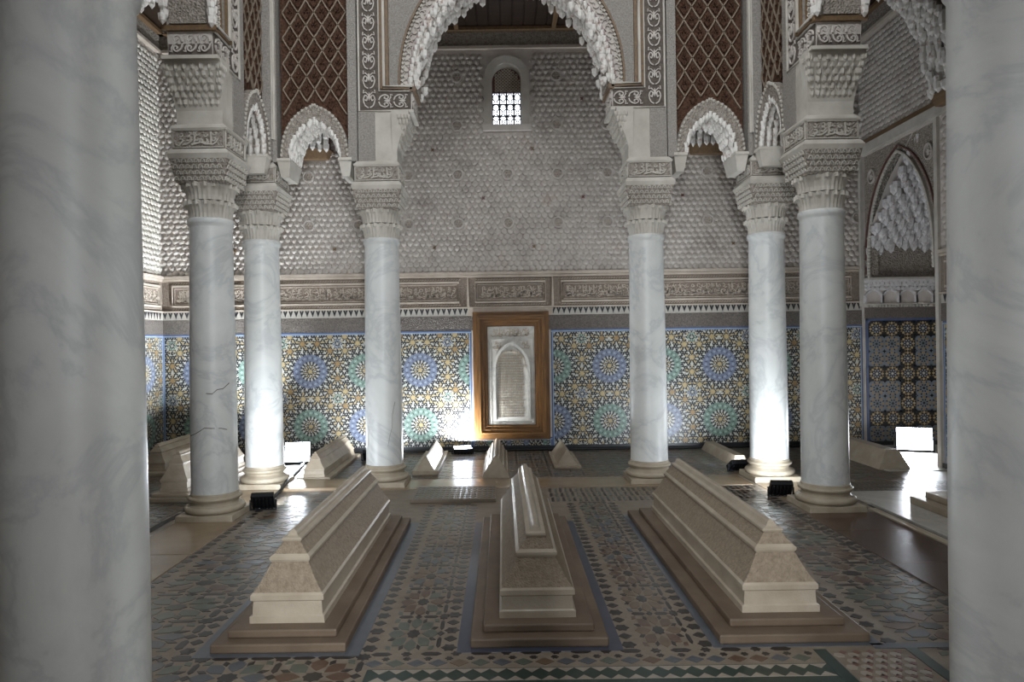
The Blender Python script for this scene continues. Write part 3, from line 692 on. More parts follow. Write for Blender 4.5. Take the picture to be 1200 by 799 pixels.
        for k, (x, z) in enumerate(resample([(-x*0.94+0.0, z*0.985+0.03) for x, z in ext]+[(x*0.94, z*0.985+0.03) for x, z in reversed(ext[:-1])], 60)):
            r = 0.03; mb.ribbon([(x+r*math.cos(q*0.9+k), z+r*math.sin(q*0.9+k)) for q in range(6)], 0.010, 0, 0.02, F)
        mb.build('voussoir_scroll', 'stucco', root, stuff=True, recalc=False)
    if knobs:
        mb = MB(P)
        half = [p for p in BIG if p[1] > 4.12]
        pts = resample([(-x, z) for x, z in half]+[(x, z) for x, z in reversed(half[:-1])], 54)
        for i, (x, z) in enumerate(pts):
            for q in range(7):
                if z < 4.46 and 0 < q < 6: continue
                t = -0.195+q*0.065
                nx, nz = -x, 4.55-z; l = math.hypot(nx, nz); off = rnd.uniform(-0.012, 0.05)+(0.03 if q in (0, 6) and i % 2 else 0.0)
                if l < 1e-6: continue
                knob(mb, x+nx/l*off, t+rnd.uniform(-.008, .008), z+nz/l*off, 0.037, 0.085, rnd)
            nx, nz = -x, 4.55-z; l = math.hypot(nx, nz)
            knob(mb, x-nx/l*0.04, -0.2, z-nz/l*0.04, 0.026, 0.08, rnd)
        mb.build('muqarnas_edge', 'muqarnas', root, stuff=True)
    return root
YC = (YR+YD)/2
big_arch('stucco_arch', lambda s, t, z: (s, YR+t, z), (0, YR, 3.38), 'great pointed stucco arch with white stalactite edge facing the framed panel wall')
big_arch('stucco_arch', lambda s, t, z: (-CX-t, YC+s*0.972, z), (-CX, YC, 3.38), 'great stucco arch springing from the cracked marble column along the side arcade')
big_arch('stucco_arch', lambda s, t, z: (CX+t, YC+s*0.972, z), (CX, YC, 3.38), 'great stucco arch springing from the column at the marble platform along the side arcade')
big_arch('stucco_arch', lambda s, t, z: (s, YD-t, z), (0, YD, 3.38), 'great stucco arch carried overhead by the two foremost columns', deco=False, knobs=False)

# small arch with brown lozenge lattice above, between corner column and its neighbour
def lattice_bay(P, loc, label, corner, ztop=8.57):
    root = thing('lattice_bay', loc, label, 'arch', 'lozenge lattice bays at the hall corners')
    rnd = random.Random(len(label)); uc, hw = 0.63, 0.355
    out = smooth_pts([(hw, 3.42), (hw*0.99, 3.52), (hw*0.90, 3.68), (hw*0.68, 3.83), (hw*0.35, 3.935), (0, 3.985)], 3)
    inn = smooth_pts([(0.275, 3.42), (0.27, 3.52), (0.235, 3.63), (0.17, 3.73), (0.08, 3.80), (0, 3.84)], 3)
    Pc = lambda s, t, z: P(uc+s, t, z)
    # posts
    mb = MB(P); mb.box(-0.2 if corner else 0.202, 0.245, -0.2, 0.2, 3.39, ztop); mb.build('corner_post', 'stucco_fine', root)
    mb = MB(P); mb.box(0.205, 0.235, -0.215, -0.2, 3.62, ztop); mb.build('post_rib', 'stucco_light', root)
    mb = MB(P); mb.box(0.985, 1.078, -0.2, 0.2, 3.39, ztop); mb.build('post', 'stucco_fine', root)
    # lattice panel above the arch
    mb = MB(Pc); arch_wall(mb, out, hw+0.005, ztop, -0.12, 0.12); pan = mb.build('lattice_ground', 'sebka_ground', root)
    mb = MB(Pc); F = lambda u, v, d: (u, -0.12-d, v); cw, chh = 0.166, 0.268
    def inside(u, v):
        if abs(u) > hw-0.01 or v > ztop: return False
        for (xa, za), (xb, zb) in zip(out, out[1:]):
            if za <= v <= zb: return abs(u) > xa+(xb-xa)*(v-za)/(zb-za)+0.012
        return v > out[-1][1]+0.01
    leaf = MB(Pc)
    for j in range(0, 36):
        for i in range(-2, 3):
            for c in (0, 1):
                u = (i+0.5*c)*cw; v = 3.36+j*chh/2*2*0.5+0
                if (j+c) % 2: continue
                for sg in (-1, 1):
                    a, b = (u, v), (u+sg*cw/2, v+chh/2)
                    if inside(*a) and inside(*b) and b[1] < min(ztop, 6.0): mb.ribbon([a, ((a[0]+b[0])/2+sg*0.004, (a[1]+b[1])/2), b], 0.012, 0, 0.022, F)
                m = (u, v+chh/2)
                if inside(m[0], m[1]-0.09) and inside(*m) and abs(u) < hw-0.05 and v < 5.8:
                    for sg in (-1, 1):
                        leaf.ribbon([(u, m[1]-0.08), (u+sg*0.03, m[1]-0.03), (u+sg*0.028, m[1]+0.01), (u+sg*0.008, m[1]+0.0)], 0.011, 0, 0.022, F)
                    leaf.slab([(u-0.012, m[1]+0.04), (u, m[1]+0.015), (u+0.012, m[1]+0.04), (u, m[1]+0.085)], 0, 0.022, F)
    mb.build('lozenge_rib', 'sebka_rib', pan, stuff=True, recalc=False); leaf.build('lattice_leaf', 'sebka_ground', pan, stuff=True, recalc=False)
    # arch band
    for sg in (-1, 1):
        mb = MB(Pc); n = len(out); ii = resample(inn, n); oo = resample(out, n)
        for k in range(n-1):
            q = [(sg*oo[k][0], oo[k][1]), (sg*oo[k+1][0], oo[k+1][1]), (sg*ii[k+1][0], ii[k+1][1]), (sg*ii[k][0], ii[k][1])]
            vs = [(x, -0.19, z) for x, z in q]+[(x, 0.19, z) for x, z in q]
            mb.add(vs, [(0, 1, 2, 3), (7, 6, 5, 4), (0, 4, 5, 1), (3, 2, 6, 7)]+([(0, 3, 7, 4)] if k == 0 else []))
        bnd = mb.build('arch_band', 'stucco_carved', root)
        mb = MB(Pc)
        for (x, z) in resample(out, 16): knob(mb, sg*(x-0.012), -0.195, z-0.012, 0.015, 0.03, rnd)
        mb.build('bead', 'stucco_light', bnd, stuff=True)
        mb = MB(Pc)
        for (x, z) in resample(inn, 12)[1:]:
            for q in range(6): knob(mb, sg*max(0, x-rnd.uniform(0.0, 0.03)), -0.17+q*0.068, z-0.02, 0.026, 0.07, rnd)
        for (x, z) in resample(inn, 8)[2:-1]:
            for q in range(4): knob(mb, sg*x*0.80, -0.05+q*0.06, z-0.01, 0.026, 0.07, rnd)
        mb.build('muqarnas', 'muqarnas', root, stuff=True)
        # bracket under the foot
        ub = sg*0.318; mb = MB(Pc); mb.frus(ub, 0, 3.24, 3.40, 0.04, 0.16, 0.068, 0.195); br = mb.build('bracket', 'stucco_light', root)
        mb = MB(Pc); mb.frus(ub, 0, 3.40, 3.43, 0.072, 0.21, 0.068, 0.2); mb.build('bracket_ledge', 'stucco_light', br)
    return root
for sg, who in ((-1, 'beside the cracked column'), (1, 'beside the column at the marble platform')):
    lattice_bay(lambda u, t, z, sg=sg: (sg*(CX-u), YR+t, z), (sg*(CX-0.63), YR, 3.24), 'narrow arch under brown lozenge lattice in line with great arch, '+('by the cracked column' if sg < 0 else 'by the platform column'), True)
    lattice_bay(lambda u, t, z, sg=sg: (sg*(CX+t), YR-u*0.984, z), (sg*CX, YR-0.62, 3.24), 'narrow arch under brown lozenge lattice turned sideways, '+('by the cracked column' if sg < 0 else 'by the platform column'), False)

# arches across the aisles to the walls
def aisle_arch(P, loc, label):
    root = thing('aisle_arch', loc, label, 'arch', 'stalactite arches across the aisles'); rnd = random.Random(len(label))
    half = smooth_pts([(0.80, 4.12), (0.78, 4.4), (0.69, 4.72), (0.52, 5.0), (0.27, 5.24), (0, 5.38)], 4)
    mb = MB(P); arch_wall(mb, half, 0.955, CEIL+0.02, -0.22, 0.22); mb.build('arch_wall', 'stucco_fine', root)
    for sg in (-1, 1): mb = MB(P); mb.frus(sg*0.86, 0, 4.0, 4.12, 0.05, 0.22, 0.09, 0.26); mb.build('springer', 'gold_wood', root)
    F = lambda u, v, d: (u, -0.22-d, v)
    ext = [(x*1.12, 4.12+(z-4.12)*1.10) for x, z in half]; full = [(-x, z) for x, z in ext]+[(x, z) for x, z in reversed(ext[:-1])]
    mb = MB(P); mb.ribbon(full, 0.03, 0, 0.03, F); mb.build('extrados_rib', 'dark_wood', root)
    mb = MB(P)
    for (x, z) in resample([(-x, z) for x, z in half]+[(x, z) for x, z in reversed(half[:-1])], 46):
        l = math.hypot(x, z-4.5) or 1
        for q in range(6):
            off = rnd.uniform(0, 0.09); knob(mb, x-x/l*off, -0.22+q*0.088, z-(z-4.5)/l*off, 0.04, 0.11, rnd)
    mb.build('muqarnas_edge', 'muqarnas', root, stuff=True)
for sg, who in ((-1, 'to the wall without a niche'), (1, 'to the wall above the niche')):
    xm = (CX+0.2+WX)/2; ym = (YR+0.2+YB)/2
    aisle_arch(lambda s, t, z, sg=sg: (sg*(xm+s), YR+t, z), (sg*xm, YR, 4.0), 'stalactite arch crossing the side aisle '+who)
    aisle_arch(lambda s, t, z, sg=sg: (sg*(CX+t), ym+s*0.985, z), (sg*CX, ym, 4.0), 'stalactite arch crossing the back aisle, near the corner '+('without a niche' if sg < 0 else 'with the niche'))

# ------------------------------------------------------------------ deep niche in the right wall
NX = WX+1.15
mb = MB(); mb.box(WX+0.352, NX+0.2, NY1, YB, -0.2, NZ+0.3); mb.box(NX, NX+0.2, NY0-0.3, NY1, -0.2, NZ+0.3); mb.box(WX+0.35, NX+0.2, NY0-0.3, NY0, -0.2, NZ+0.3); mb.box(WX+0.34, NX+0.2, NY0-0.3, YB, NZ, NZ+0.3)
wall_niche = mb.build('wall_niche', 'stucco', struct=True)
FN = lambda u, v, d: (u, NY1-d, v)          # far side of the niche, facing the camera
FN2 = lambda u, v, d: (NX-d, u, v)
def small_zellige(F, parent, u0, u1, v0, v1):
    mb = MB(); D = 0.01
    mb.slab([(u0, v0), (u1, v0), (u1, v1), (u0, v1)], 0, D, F, 0)
    for (a, b, c, d) in ((u0, u1, v1-0.03, v1), (u0, u0+0.03, v0, v1), (u1-0.03, u1, v0, v1)): mb.slab([(a, c), (b, c), (b, d), (a, d)], D, D+0.004, F, 7)
    cell = 0.21; i = 0
    nu = int((u1-u0-0.06)/cell); nv = round((v1-v0-0.04)/cell); cell = (v1-v0-0.045)/nv; cu = (u1-u0-0.07)/nu
    for i in range(nu):
        for j in range(nv):
            cx, cy = u0+0.035+cu*(i+0.5), v1-0.04-cell*(j+0.5); big = (i % 3 != 2) and (j % 3 != 0)
            def put(poly, m_, lay): mb.add([F(p[0], p[1], D+0.0008*lay) for p in poly], [tuple(range(len(poly)))], m_)
            put([(cx-cu/2, cy-cell/2), (cx+cu/2, cy-cell/2), (cx+cu/2, cy+cell/2), (cx-cu/2, cy+cell/2)], 10 if big else 0, 0.5)
            for k in range(8):
                t = k*math.pi/4
                put(petal(cx, cy, t+math.pi/8, 0.028, 0.058, 0.011), 4 if not big else 0, 2)
                put(petal(cx, cy, t, 0.052, 0.098, 0.020), 2 if not big else 9, 2)
                put(petal(cx, cy, t+math.pi/8, 0.07, 0.104, 0.010), 0 if big else 9, 3)
            put(star(cx, cy, 8, 0.012, 0.026), 1 if not big else 0, 3)
            for (a, b) in ((-1, -1), (1, -1), (1, 1), (-1, 1)): put(star(cx+a*cu/2, cy+b*cell/2, 4, 0.014, 0.03), 0 if big else 3, 4)
    mb.build('mosaic_dado', ZM, parent, stuff=True, recalc=False)
small_zellige(FN, wall_niche, WX+0.01, NX-0.01, 0.06, 1.73)
small_zellige(FN2, wall_niche, NY0+0.01, NY1-0.02, 0.06, 1.73)
for F, u0, u1 in ((FN, WX, NX), (FN2, NY0, NY1)):
    mb = MB(); hbar(mb, F, u0, u1, 0, 0.06, 0.02); mb.build('skirting', 'zellige_black', wall_niche)
    mb = MB(); hbar(mb, F, u0, u1, 1.73, 1.88, 0.012); mb.build('script_band', 'dark_band', wall_niche)
    mb = MB(); hbar(mb, F, u0, u1, 1.915, 1.935, 0.03); mb.build('niche_moulding', 'stucco_light', wall_niche)
    mb = MB(); u = u0+0.02
    while u < u1: hbar(mb, F, u, u+0.022, 1.885, 1.912, 0.03); u += 0.042
    mb.build('dentil', 'stucco_light', wall_niche, stuff=True)
    # projecting stalactite cornice: little arches below, balls above
    mb = MB(); u = u0+0.02; rnd = random.Random(8); k = 0
    nA = int((u1-u0)/0.2); w = (u1-u0)/nA
    for k in range(nA):
        a = u0+k*w
        mb.ribbon([(a, 1.94), (a, 2.04), (a+w*0.18, 2.09), (a+w*0.5, 2.13), (a+w*0.82, 2.09), (a+w, 2.04), (a+w, 1.94)], 0.022, 0, 0.05, F)
        for q in range(4):
            c = a+w*(q+0.5)/4
            for (z, d, r_) in ((2.135, 0.07, 0.03), (2.19, 0.10, 0.032)):
                mb.slab([(c+r_*math.cos(t*math.pi/3), z+r_*math.sin(t*math.pi/3)) for t in range(6)], 0, d*rnd.uniform(0.85, 1.1), F)
    hbar(mb, F, u0, u1, 2.215, 2.25, 0.11); mb.build('stalactite_cornice', 'muqarnas_cool', wall_niche, stuff=True, recalc=False)
    mb = MB(); mb.slab([(u0, 2.25), (u1, 2.25), (u1, 2.28), (u0, 2.28)], 0, 0.14, F); mb.build('niche_ledge', 'stucco_light', wall_niche)
    mb = MB(); hbar(mb, F, u0, u1, 2.30, 2.72, 0.02); mb.build('lunette', 'stucco_carved', wall_niche)
# stalactite vault: cells hanging from a surface stepping forward as it rises
mb = MB(); rnd = random.Random(17)
for j in range(17):
    f = j/16; z = 2.72+1.1*f
    for i in range(15):
        x = WX+0.06+(NX-WX-0.08)*i/14; y = NY1-0.05-1.15*f**1.25
        dome = abs((i-7)/7)
        knob(mb, x+rnd.uniform(-.012, .012), y+rnd.uniform(-.03, .03), z-0.10*dome*(1-f)+0.05*((i+j) % 2), 0.048, 0.13, rnd)
for j in range(10):
    f = j/9; z = 2.72+1.1*f
    for i in range(18):
        y = NY0+0.06+(NY1-NY0-0.1)*i/17; knob(mb, NX-0.05-0.9*f**1.25, y, z, 0.05, 0.13, rnd)
mb.build('stalactite_vault', 'muqarnas_cool', wall_niche, stuff=True)
mb = MB()
pl = [(WX+0.02, NY1, 2.75), (NX, NY1, 2.75), (NX, NY1-0.55, 3.45), (WX+0.02, NY1-0.55, 3.45), (NX, NY1-1.1, NZ), (WX+0.02, NY1-1.1, NZ)]
mb.add(pl, [(0, 1, 2, 3), (3, 2, 4, 5)]); mb.build('vault_backing', 'stucco', wall_niche)
# arch plate in the plane of the wall
ycn = (NY0+NY1)/2; hwn = (NY1-NY0)/2
Pn = lambda s, t, z: (WX+0.09+t, ycn+s, z)
half = smooth_pts([(0.70, 2.30), (0.70, 2.55), (0.665, 2.85), (0.56, 3.2), (0.38, 3.5), (0.18, 3.70), (0, 3.80)], 4)
mb = MB(Pn); arch_wall(mb, half, hwn, NZ, -0.06, 0.06); npl = mb.build('niche_arch', 'stucco_carved', wall_right)
mb = MB(Pn); F = lambda u, v, d: (u, -0.06-d, v)
ext = [(x*1.0+0.0, z) for x, z in half]
mb.ribbon([(-x, z) for x, z in half]+[(x, z) for x, z in reversed(half[:-1])], 0.02, 0, 0.03, F); mb.build('arch_rib', 'stucco_light', npl)
mb = MB(Pn); e2 = [(min(x+0.075, hwn-0.01), z+0.03) for x, z in half]; e2[-1] = (0, 3.87)
mb.ribbon([(-x, z) for x, z in e2]+[(x, z) for x, z in reversed(e2[:-1])], 0.014, 0, 0.02, F); mb.build('arch_rib', 'tile_rose', npl)
mb = MB(Pn); rnd = random.Random(4)
for x, z in resample([(-x, z) for x, z in half]+[(x, z) for x, z in reversed(half[:-1])], 80): knob(mb, x*0.975, -0.075, z-0.01, 0.02, 0.036, rnd)
mb.build('bead', 'stucco_light', npl, stuff=True)
for s_ in (-0.62, 0.6):
    mb = MB(Pn); ring = [(s_+0.07*math.cos(t*math.pi/8), 3.62+0.09*math.sin(t*math.pi/8)) for t in range(16)]; mb.ribbon(ring, 0.018, 0, 0.025, F, 0, True)
    mb.slab(star(s_, 3.62, 6, 0.02, 0.045), 0, 0.02, F); mb.build('roundel', 'stucco', npl)
mb = MB(); mb.box(WX-0.06, WX+0.0, NY0-0.45, YB-0.03, 3.945, 4.06); mb.build('niche_cornice', 'stucco_light', wall_right)
mb = MB(); mb.box(WX-0.05, WX+0.0, NY0-0.45, YB-0.03, 4.06, 4.12); mb.build('niche_cornice_cap', 'gold_wood', wall_right)
mb = MB(); mb.box(WX-0.035, WX+0.0, NY0-0.06, NY0, 0.0, 3.95); mb.box(WX-0.035, WX, NY1, NY1+0.06, 1.9, 3.95); mb.build('niche_jamb', 'stucco_light', wall_right)
mb = MB(); mb.box(WX-0.02, WX+0.35, NY0-0.05, NY0+0.0, 0.0, 1.68); mb.build('jamb_tile', 'zellige_border', wall_right)

# ------------------------------------------------------------------ floor: strips, slabs and mosaic pieces
def strip(name, mat, x0, x1, y0, y1, h=0.004, bevel=0.002):
    mb = MB(); mb.box(x0, x1, y0, y1, -0.02, h); return mb.build(name, mat, floor, bevel=bevel)
strip('threshold_slab', 'tan_floor', -2.40, 2.40, 6.95, 7.42); strip('threshold_slab', 'tan_floor', -2.93, -2.39, 4.9, 5.8); strip('threshold_slab', 'tan_floor', -2.93, -2.39, 3.5, 4.895)
strip('threshold_slab', 'tan_floor', -2.93, -2.42, 6.27, 7.03); strip('threshold_slab', 'tan_floor', 2.44, 2.93, 6.27, 7.03)
for y0 in (3.0, 3.75, 4.5, 5.25): strip('brown_slab', 'brown_floor', 2.40, 2.995, y0, min(y0+0.746, 5.79))
strip('kerb', 'column_base_stone', 3.0, 3.07, 2.8, 5.9, 0.012)
strip('edge_groove', 'black_rubber', 3.07, 3.10, 2.8, 6.05, 0.002)
for y0 in (3.2, 4.3, 5.4): strip('platform_slab', 'white_marble', 3.10, 4.78, y0, min(y0+1.096, 6.5), 0.022, 0.004)
strip('niche_floor_slab', 'white_marble', 4.1, NX, NY0-0.2, NY1, 0.006); strip('edge_groove', 'black_rubber', -3.06, -2.99, 3.5, 9.0, 0.004)
strip('marble_step', 'tan_floor', -2.42, -1.72, 6.96, 7.40, 0.03, 0.004)
# border bands round the tombs
TB = [(-1.58, -0.92, 3.315, 5.68), (-0.306, 0.354, 3.335, 5.66), (0.925, 1.627, 3.34, 5.82)]
for (a, b, c, d), mt, g in zip(TB, ('tile_greyblue', 'tile_blue', 'tile_greyblue'), (0.075, 0.075, 0.06)):
    for q in ((a-g, a, c-g*0.6, d), (b, b+g, c-g*0.6, d), (a, b, c-g*0.6, c)): strip('border_strip', mt, *q, 0.002)
PIECES = []
def mosaic_cell(cx, cy, ax, ay, col, col2, rnd):
    s = lambda p: [(cx+x*ax/0.405, cy+y*ay/0.405) for x, y in p]
    rot = lambda t, p: [(r*math.cos(t)-w*math.sin(t), r*math.sin(t)+w*math.cos(t)) for r, w in p]
    PIECES.append((s(star(0, 0, 8, 0.040, 0.050)), 'tile_dark'))
    for k in range(8):
        t = k*math.pi/4
        PIECES.append((s(rot(t, ((0.060, 0), (0.105, 0.037), (0.148, 0.041), (0.188, 0.0), (0.148, -0.041), (0.105, -0.037)))), (col2 if k % 2 and rnd.random() < 0.6 else col)))
        PIECES.append((s(rot(t+math.pi/8, ((0.130, 0), (0.160, 0.017), (0.190, 0.0), (0.160, -0.017)))), 'tile_dark'))
    for k in range(4):
        PIECES.append((s(rot(math.pi/4+k*math.pi/2, ((0.196, 0), (0.216, 0.030), (0.238, 0.0), (0.216, -0.030)))), col2))
    PIECES.append((s([(0.2025+x, 0.2025+y) for x, y in star(0, 0, 8, 0.030, 0.040)]), 'tile_dark'))
    for (ox, oy, dx, dy) in ((0.2025, 0.098, 0, 1), (0.2025, -0.098, 0, 1), (0.098, 0.2025, 1, 0), (-0.098, 0.2025, 1, 0)):
        PIECES.append((s([(ox+dx*a-dy*b, oy+dy*a+dx*b) for a, b in ((-0.058, 0), (-0.036, 0.016), (0.036, 0.016), (0.058, 0), (0.036, -0.016), (-0.036, -0.016))]), 'tile_dark'))
    for (ox, oy) in ((0.2025, 0), (0, 0.2025)):
        PIECES.append((s([(ox+x, oy+y) for x, y in star(0, 0, 4, 0.020, 0.028)]), 'tile_dark'))
FC = ['tile_green', 'tile_brown', 'tile_slate', 'tile_tan', 'tile_green', 'tile_slate']
rnd = random.Random(31)
def field(x0, x1, y0, y1, a=0.405):
    nx = max(1, round((x1-x0)/a)); ny = max(1, round((y1-y0)/a)); ax = (x1-x0)/nx; ay = (y1-y0)/ny
    for i in range(nx):
        for j in range(ny):
            mosaic_cell(x0+ax*(i+0.5), y0+ay*(j+0.5), ax, ay, FC[int(rnd.random()*6)], FC[int(rnd.random()*6)], rnd)
def border_col(x, y0, y1, dy=0.1):
    y = y0+0.05; k = 0
    while y < y1:
        PIECES.append((star(x, y, 4, 0.026, 0.034) if k % 2 else star(x, y, 6, 0.030, 0.040), 'tile_dark')); y += dy; k += 1
def border_row(y, x0, x1, dx=0.12):
    x = x0+0.06; k = 0
    while x < x1:
        PIECES.append(([(x-0.05, y), (x-0.03, y+0.018), (x+0.03, y+0.018), (x+0.05, y), (x+0.03, y-0.018), (x-0.03, y-0.018)] if k % 2 else star(x, y, 6, 0.018, 0.026), 'tile_dark')); x += dx; k += 1
field(-0.755, -0.475, 3.30, 6.30); border_col(-0.81, 3.3, 6.3); border_col(-0.42, 3.3, 6.3)
field(0.515, 0.775, 3.30, 6.30); border_col(0.462, 3.3, 6.3); border_col(0.838, 3.3, 6.3)
field(-2.30, -1.765, 3.32, 6.90); border_col(-2.355, 3.3, 6.9); border_col(-1.702, 3.3, 6.0)
field(1.785, 2.315, 3.32, 6.90); border_col(1.735, 3.3, 6.0); border_col(2.372, 3.3, 6.9)
field(-2.36, -0.82, 2.52, 3.26); border_row(3.285, -2.36, 1.3, 0.12)
field(1.86, 2.36, 2.45, 3.26)
for x in [(-0.76+0.1*k) for k in range(21)]:
    PIECES.append(([(x, 3.155), (x+0.045, 3.19), (x, 3.225), (x-0.045, 3.19)], FC[int(rnd.random()*6)])); PIECES.append((star(x+0.05, 3.235, 6, 0.014, 0.02), 'tile_dark'))
PIECES.sort(key=lambda p: sum(q[1] for q in p[0])/len(p[0])+0.15*abs(sum(q[0] for q in p[0])/len(p[0])))
def vis(p):
    cx = sum(q[0] for q in p)/len(p); cy = sum(q[1] for q in p)/len(p)
    if cy < 2.98: return False
    return -415 < (cx+0.135)*800/cy < 535
cache = {}; cnt = 0; rest = {}
for poly, mt in PIECES:
    cx = sum(q[0] for q in poly)/len(poly); cy = sum(q[1] for q in poly)/len(poly)
    if cnt < 290 and vis(poly):
        key = (mt, tuple((round(x-cx, 4), round(y-cy, 4)) for x, y in poly))
        if key not in cache:
            mb = MB(); mb.slab([(x-cx, y-cy) for x, y in poly], -0.004, 0.0016, lambda u, v, d: (u, v, d)); o = mb.build('floor_tile', mt, floor); cache[key] = o.data
        else: o = bpy.data.objects.new('floor_tile', cache[key]); COL.objects.link(o); o.parent = floor
        o.location = (cx, cy, 0); cnt += 1
    else: rest.setdefault(mt, []).append(poly)
mb = MB(); mlist = sorted(rest)
def add_rest(mb, poly, mi, h=0.0016): mb.slab(poly, -0.004, h, lambda u, v, d: (u, v, d), mi)
for mi, mt in enumerate(mlist):
    for p in rest[mt]: add_rest(mb, p, mi)
mb.build('floor_mosaic', mlist, floor, stuff=True)
# green and white triangle border, rose panel, hatched strips, mosaic of the back aisle
strip('border_ground', 'tile_deepgreen', -0.78, 1.34, 2.3, 3.135, 0.001)
mb = MB()
for k in range(27):
    x = -0.755+k*0.077
    for p in ([(x, 3.125), (x+0.077, 3.125), (x+0.0385, 3.085)], [(x, 3.015), (x+0.0385, 3.055), (x+0.077, 3.015)]): mb.slab(p, 0, 0.0025, lambda u, v, d: (u, v, d))
mb.build('triangle_tile', 'tile_cream', floor, stuff=True)
for x in (1.36, 1.80): strip('border_strip', 'tile_deepgreen', x-0.03, x+0.03, 2.4, 3.27, 0.0022, 0)
strip('border_strip', 'tile_greyblue', 1.63, 2.36, 3.27, 3.325, 0.002, 0)
mb = MB(); mats = ['tile_cream', 'tile_rose']
for i in range(6):
    for j in range(13):
        x = 1.425+i*0.066+(0.033 if j % 2 else 0); y = 2.5+j*0.059
        if x > 1.755: continue
        mb.slab([(x-0.026, y), (x-0.014, y+0.022), (x+0.014, y+0.022), (x+0.026, y), (x+0.014, y-0.022), (x-0.014, y-0.022)], -0.004, 0.0016, lambda u, v, d: (u, v, d), 0)
        mb.slab([(x+0.012, y+0.03), (x+0.033, y+0.052), (x+0.05, y+0.03), (x+0.033, y+0.01)], -0.004, 0.0016, lambda u, v, d: (u, v, d), 1)
mb.build('rose_mosaic', mats, floor, stuff=True)
mb = MB()
for k in range(44):      # hatched strip before the cross slab
    x = 0.30+k*0.052
    if x < 2.3:
        for y0 in (6.36, 6.56, 6.76): mb.slab([(x, y0), (x+0.026, y0), (x+0.034, y0+0.15), (x+0.008, y0+0.15)], -0.004, 0.0016, lambda u, v, d: (u, v, d), k % 2)
for k in range(36):
    x = 3.0+k*0.05
    for y0 in (6.53, 6.70, 6.87): mb.slab([(x, y0), (x+0.028, y0), (x+0.048, y0+0.13), (x+0.02, y0+0.13)], -0.004, 0.0016, lambda u, v, d: (u, v, d), 2)
mb.build('hatched_mosaic', ['tile_dark', 'tile_green', 'tile_dark'], floor, stuff=True)
PIECES.clear(); rnd = random.Random(9)
field(-4.75, 4.05, 7.46, 9.34, 0.36); field(-4.75, -3.1, 4.2, 7.46, 0.4); field(3.05, 4.05, 7.05, 7.46, 0.4)
rest = {}
for p, mt in PIECES: rest.setdefault(mt, []).append(p)
mb = MB(); mlist = sorted(rest)
for mi, mt in enumerate(mlist):
    for p in rest[mt]: add_rest(mb, p, mi)
mb.build('aisle_mosaic', mlist, floor, stuff=True)
mb = MB(); mb.box(-1.02, -0.22, 6.36, 6.93, 0.002, 0.034); ms = mb.build('raised_slab', 'grout', None, bevel=0.003)
tag(ms, 'low raised floor slab covered in fine mosaic before the small tombs', 'slab')
mb = MB(); rnd = random.Random(2)
for i in range(15):
    for j in range(8):
        x, y = -0.99+i*0.051, 6.385+j*0.067; mb.slab(star(x+0.02, y+0.025, 4, 0.012, 0.026), 0.03, 0.0365, lambda u, v, d: (u, v, d), int(rnd.random()*3))
o = mb.build('slab_mosaic', ['tile_dark', 'tile_green', 'tile_slate'], ms, stuff=True)

# ------------------------------------------------------------------ tombs
PROF = [(0.190, 0.085), (0.190, 0.119), (0.178, 0.126), (0.174, 0.192), (0.186, 0.200), (0.186, 0.224), (0.176, 0.236), (0.150, 0.272), (0.122, 0.322), (0.0957, 0.376), (0.104, 0.387), (0.104, 0.400), (0.088, 0.415), (0.064, 0.444), (0.045, 0.471), (0.052, 0.480), (0.050, 0.490), (0.028, 0.498), (0.018, 0.520), (0.008, 0.528)]
def tomb(label, x, y0, y1, k=1.0, base=((0.33, 0.045), (0.27, 0.085)), setb=(0.15, 0.10), mats=('tomb_base', 'tomb_marble', 'tomb_carved'), rot=0.0, hs=1.0, zoff=0.0, kw=None):
    # stepped slabs and a moulded prism that tapers to a ridge
    kw = kw or k
    t = thing('marble_tomb', (x, (y0+y1)/2, zoff), label, 'tomb', 'marble tombs'); L = (y1-y0)/2; zb = 0.0
    def put(mb, *a, **q): mb.v = [(vx+x, vy+(y0+y1)/2, vz+zoff) for vx, vy, vz in mb.v]; return mb.build(*a, **q)
    inset = 0
    for i, (hw, h) in enumerate(base):
        hw *= kw; h *= k; inset = (base[0][0]*kw-hw)*1.15
        mb = MB(); mb.box(-hw, hw, -L+inset, L-inset, zb, h); put(mb, 'base_step', mats[0], t, bevel=0.008*k); zb = h
    yb = L-setb[0]*k
    def body(prof, name, mt, par, close0=True):
        mb = MB(); vs = []
        for hw, z in prof:
            lw = yb-(PROF[0][0]-hw)*0.68*k
            z2 = zb+(z-0.085)*k*hs; w = hw*kw
            vs += [(-w, -lw, z2), (w, -lw, z2), (w, lw, z2), (-w, lw, z2)]
        n = len(prof); fs = [(0, 3, 2, 1), (4*n-4, 4*n-3, 4*n-2, 4*n-1)]
        for i in range(n-1):
            for q in range(4): fs.append((4*i+q, 4*i+(q+1) % 4, 4*i+4+(q+1) % 4, 4*i+4+q))
        mb.add(vs, fs); return put(mb, name, mt, par)
    body(PROF[:7], 'plinth_course', mats[1], t); body(PROF[6:10], 'carved_slope', mats[2], t); body(PROF[9:13], 'neck_moulding', mats[1], t)
    body(PROF[12:15], 'carved_slope', mats[2], t); body(PROF[14:], 'ridge', mats[1], t)
    if rot: t.rotation_euler = (0, 0, rot)
    return t
tomb('large marble tomb with carved sides between cracked column and blue bordered tomb', -1.25, 3.315, 5.68)
tomb('large marble tomb with tall ridge set in a blue tile border', 0.024, 3.335, 5.66, 1.0, kw=1.03)
tomb('large carved marble tomb between the blue bordered tomb and the brown floor strip', 1.276, 3.34, 5.82, 1.0, base=((0.351, 0.045), (0.275, 0.085)), kw=1.05, setb=(0.17, 0.1))
sm = ('small_tomb', 'small_tomb', 'small_tomb')
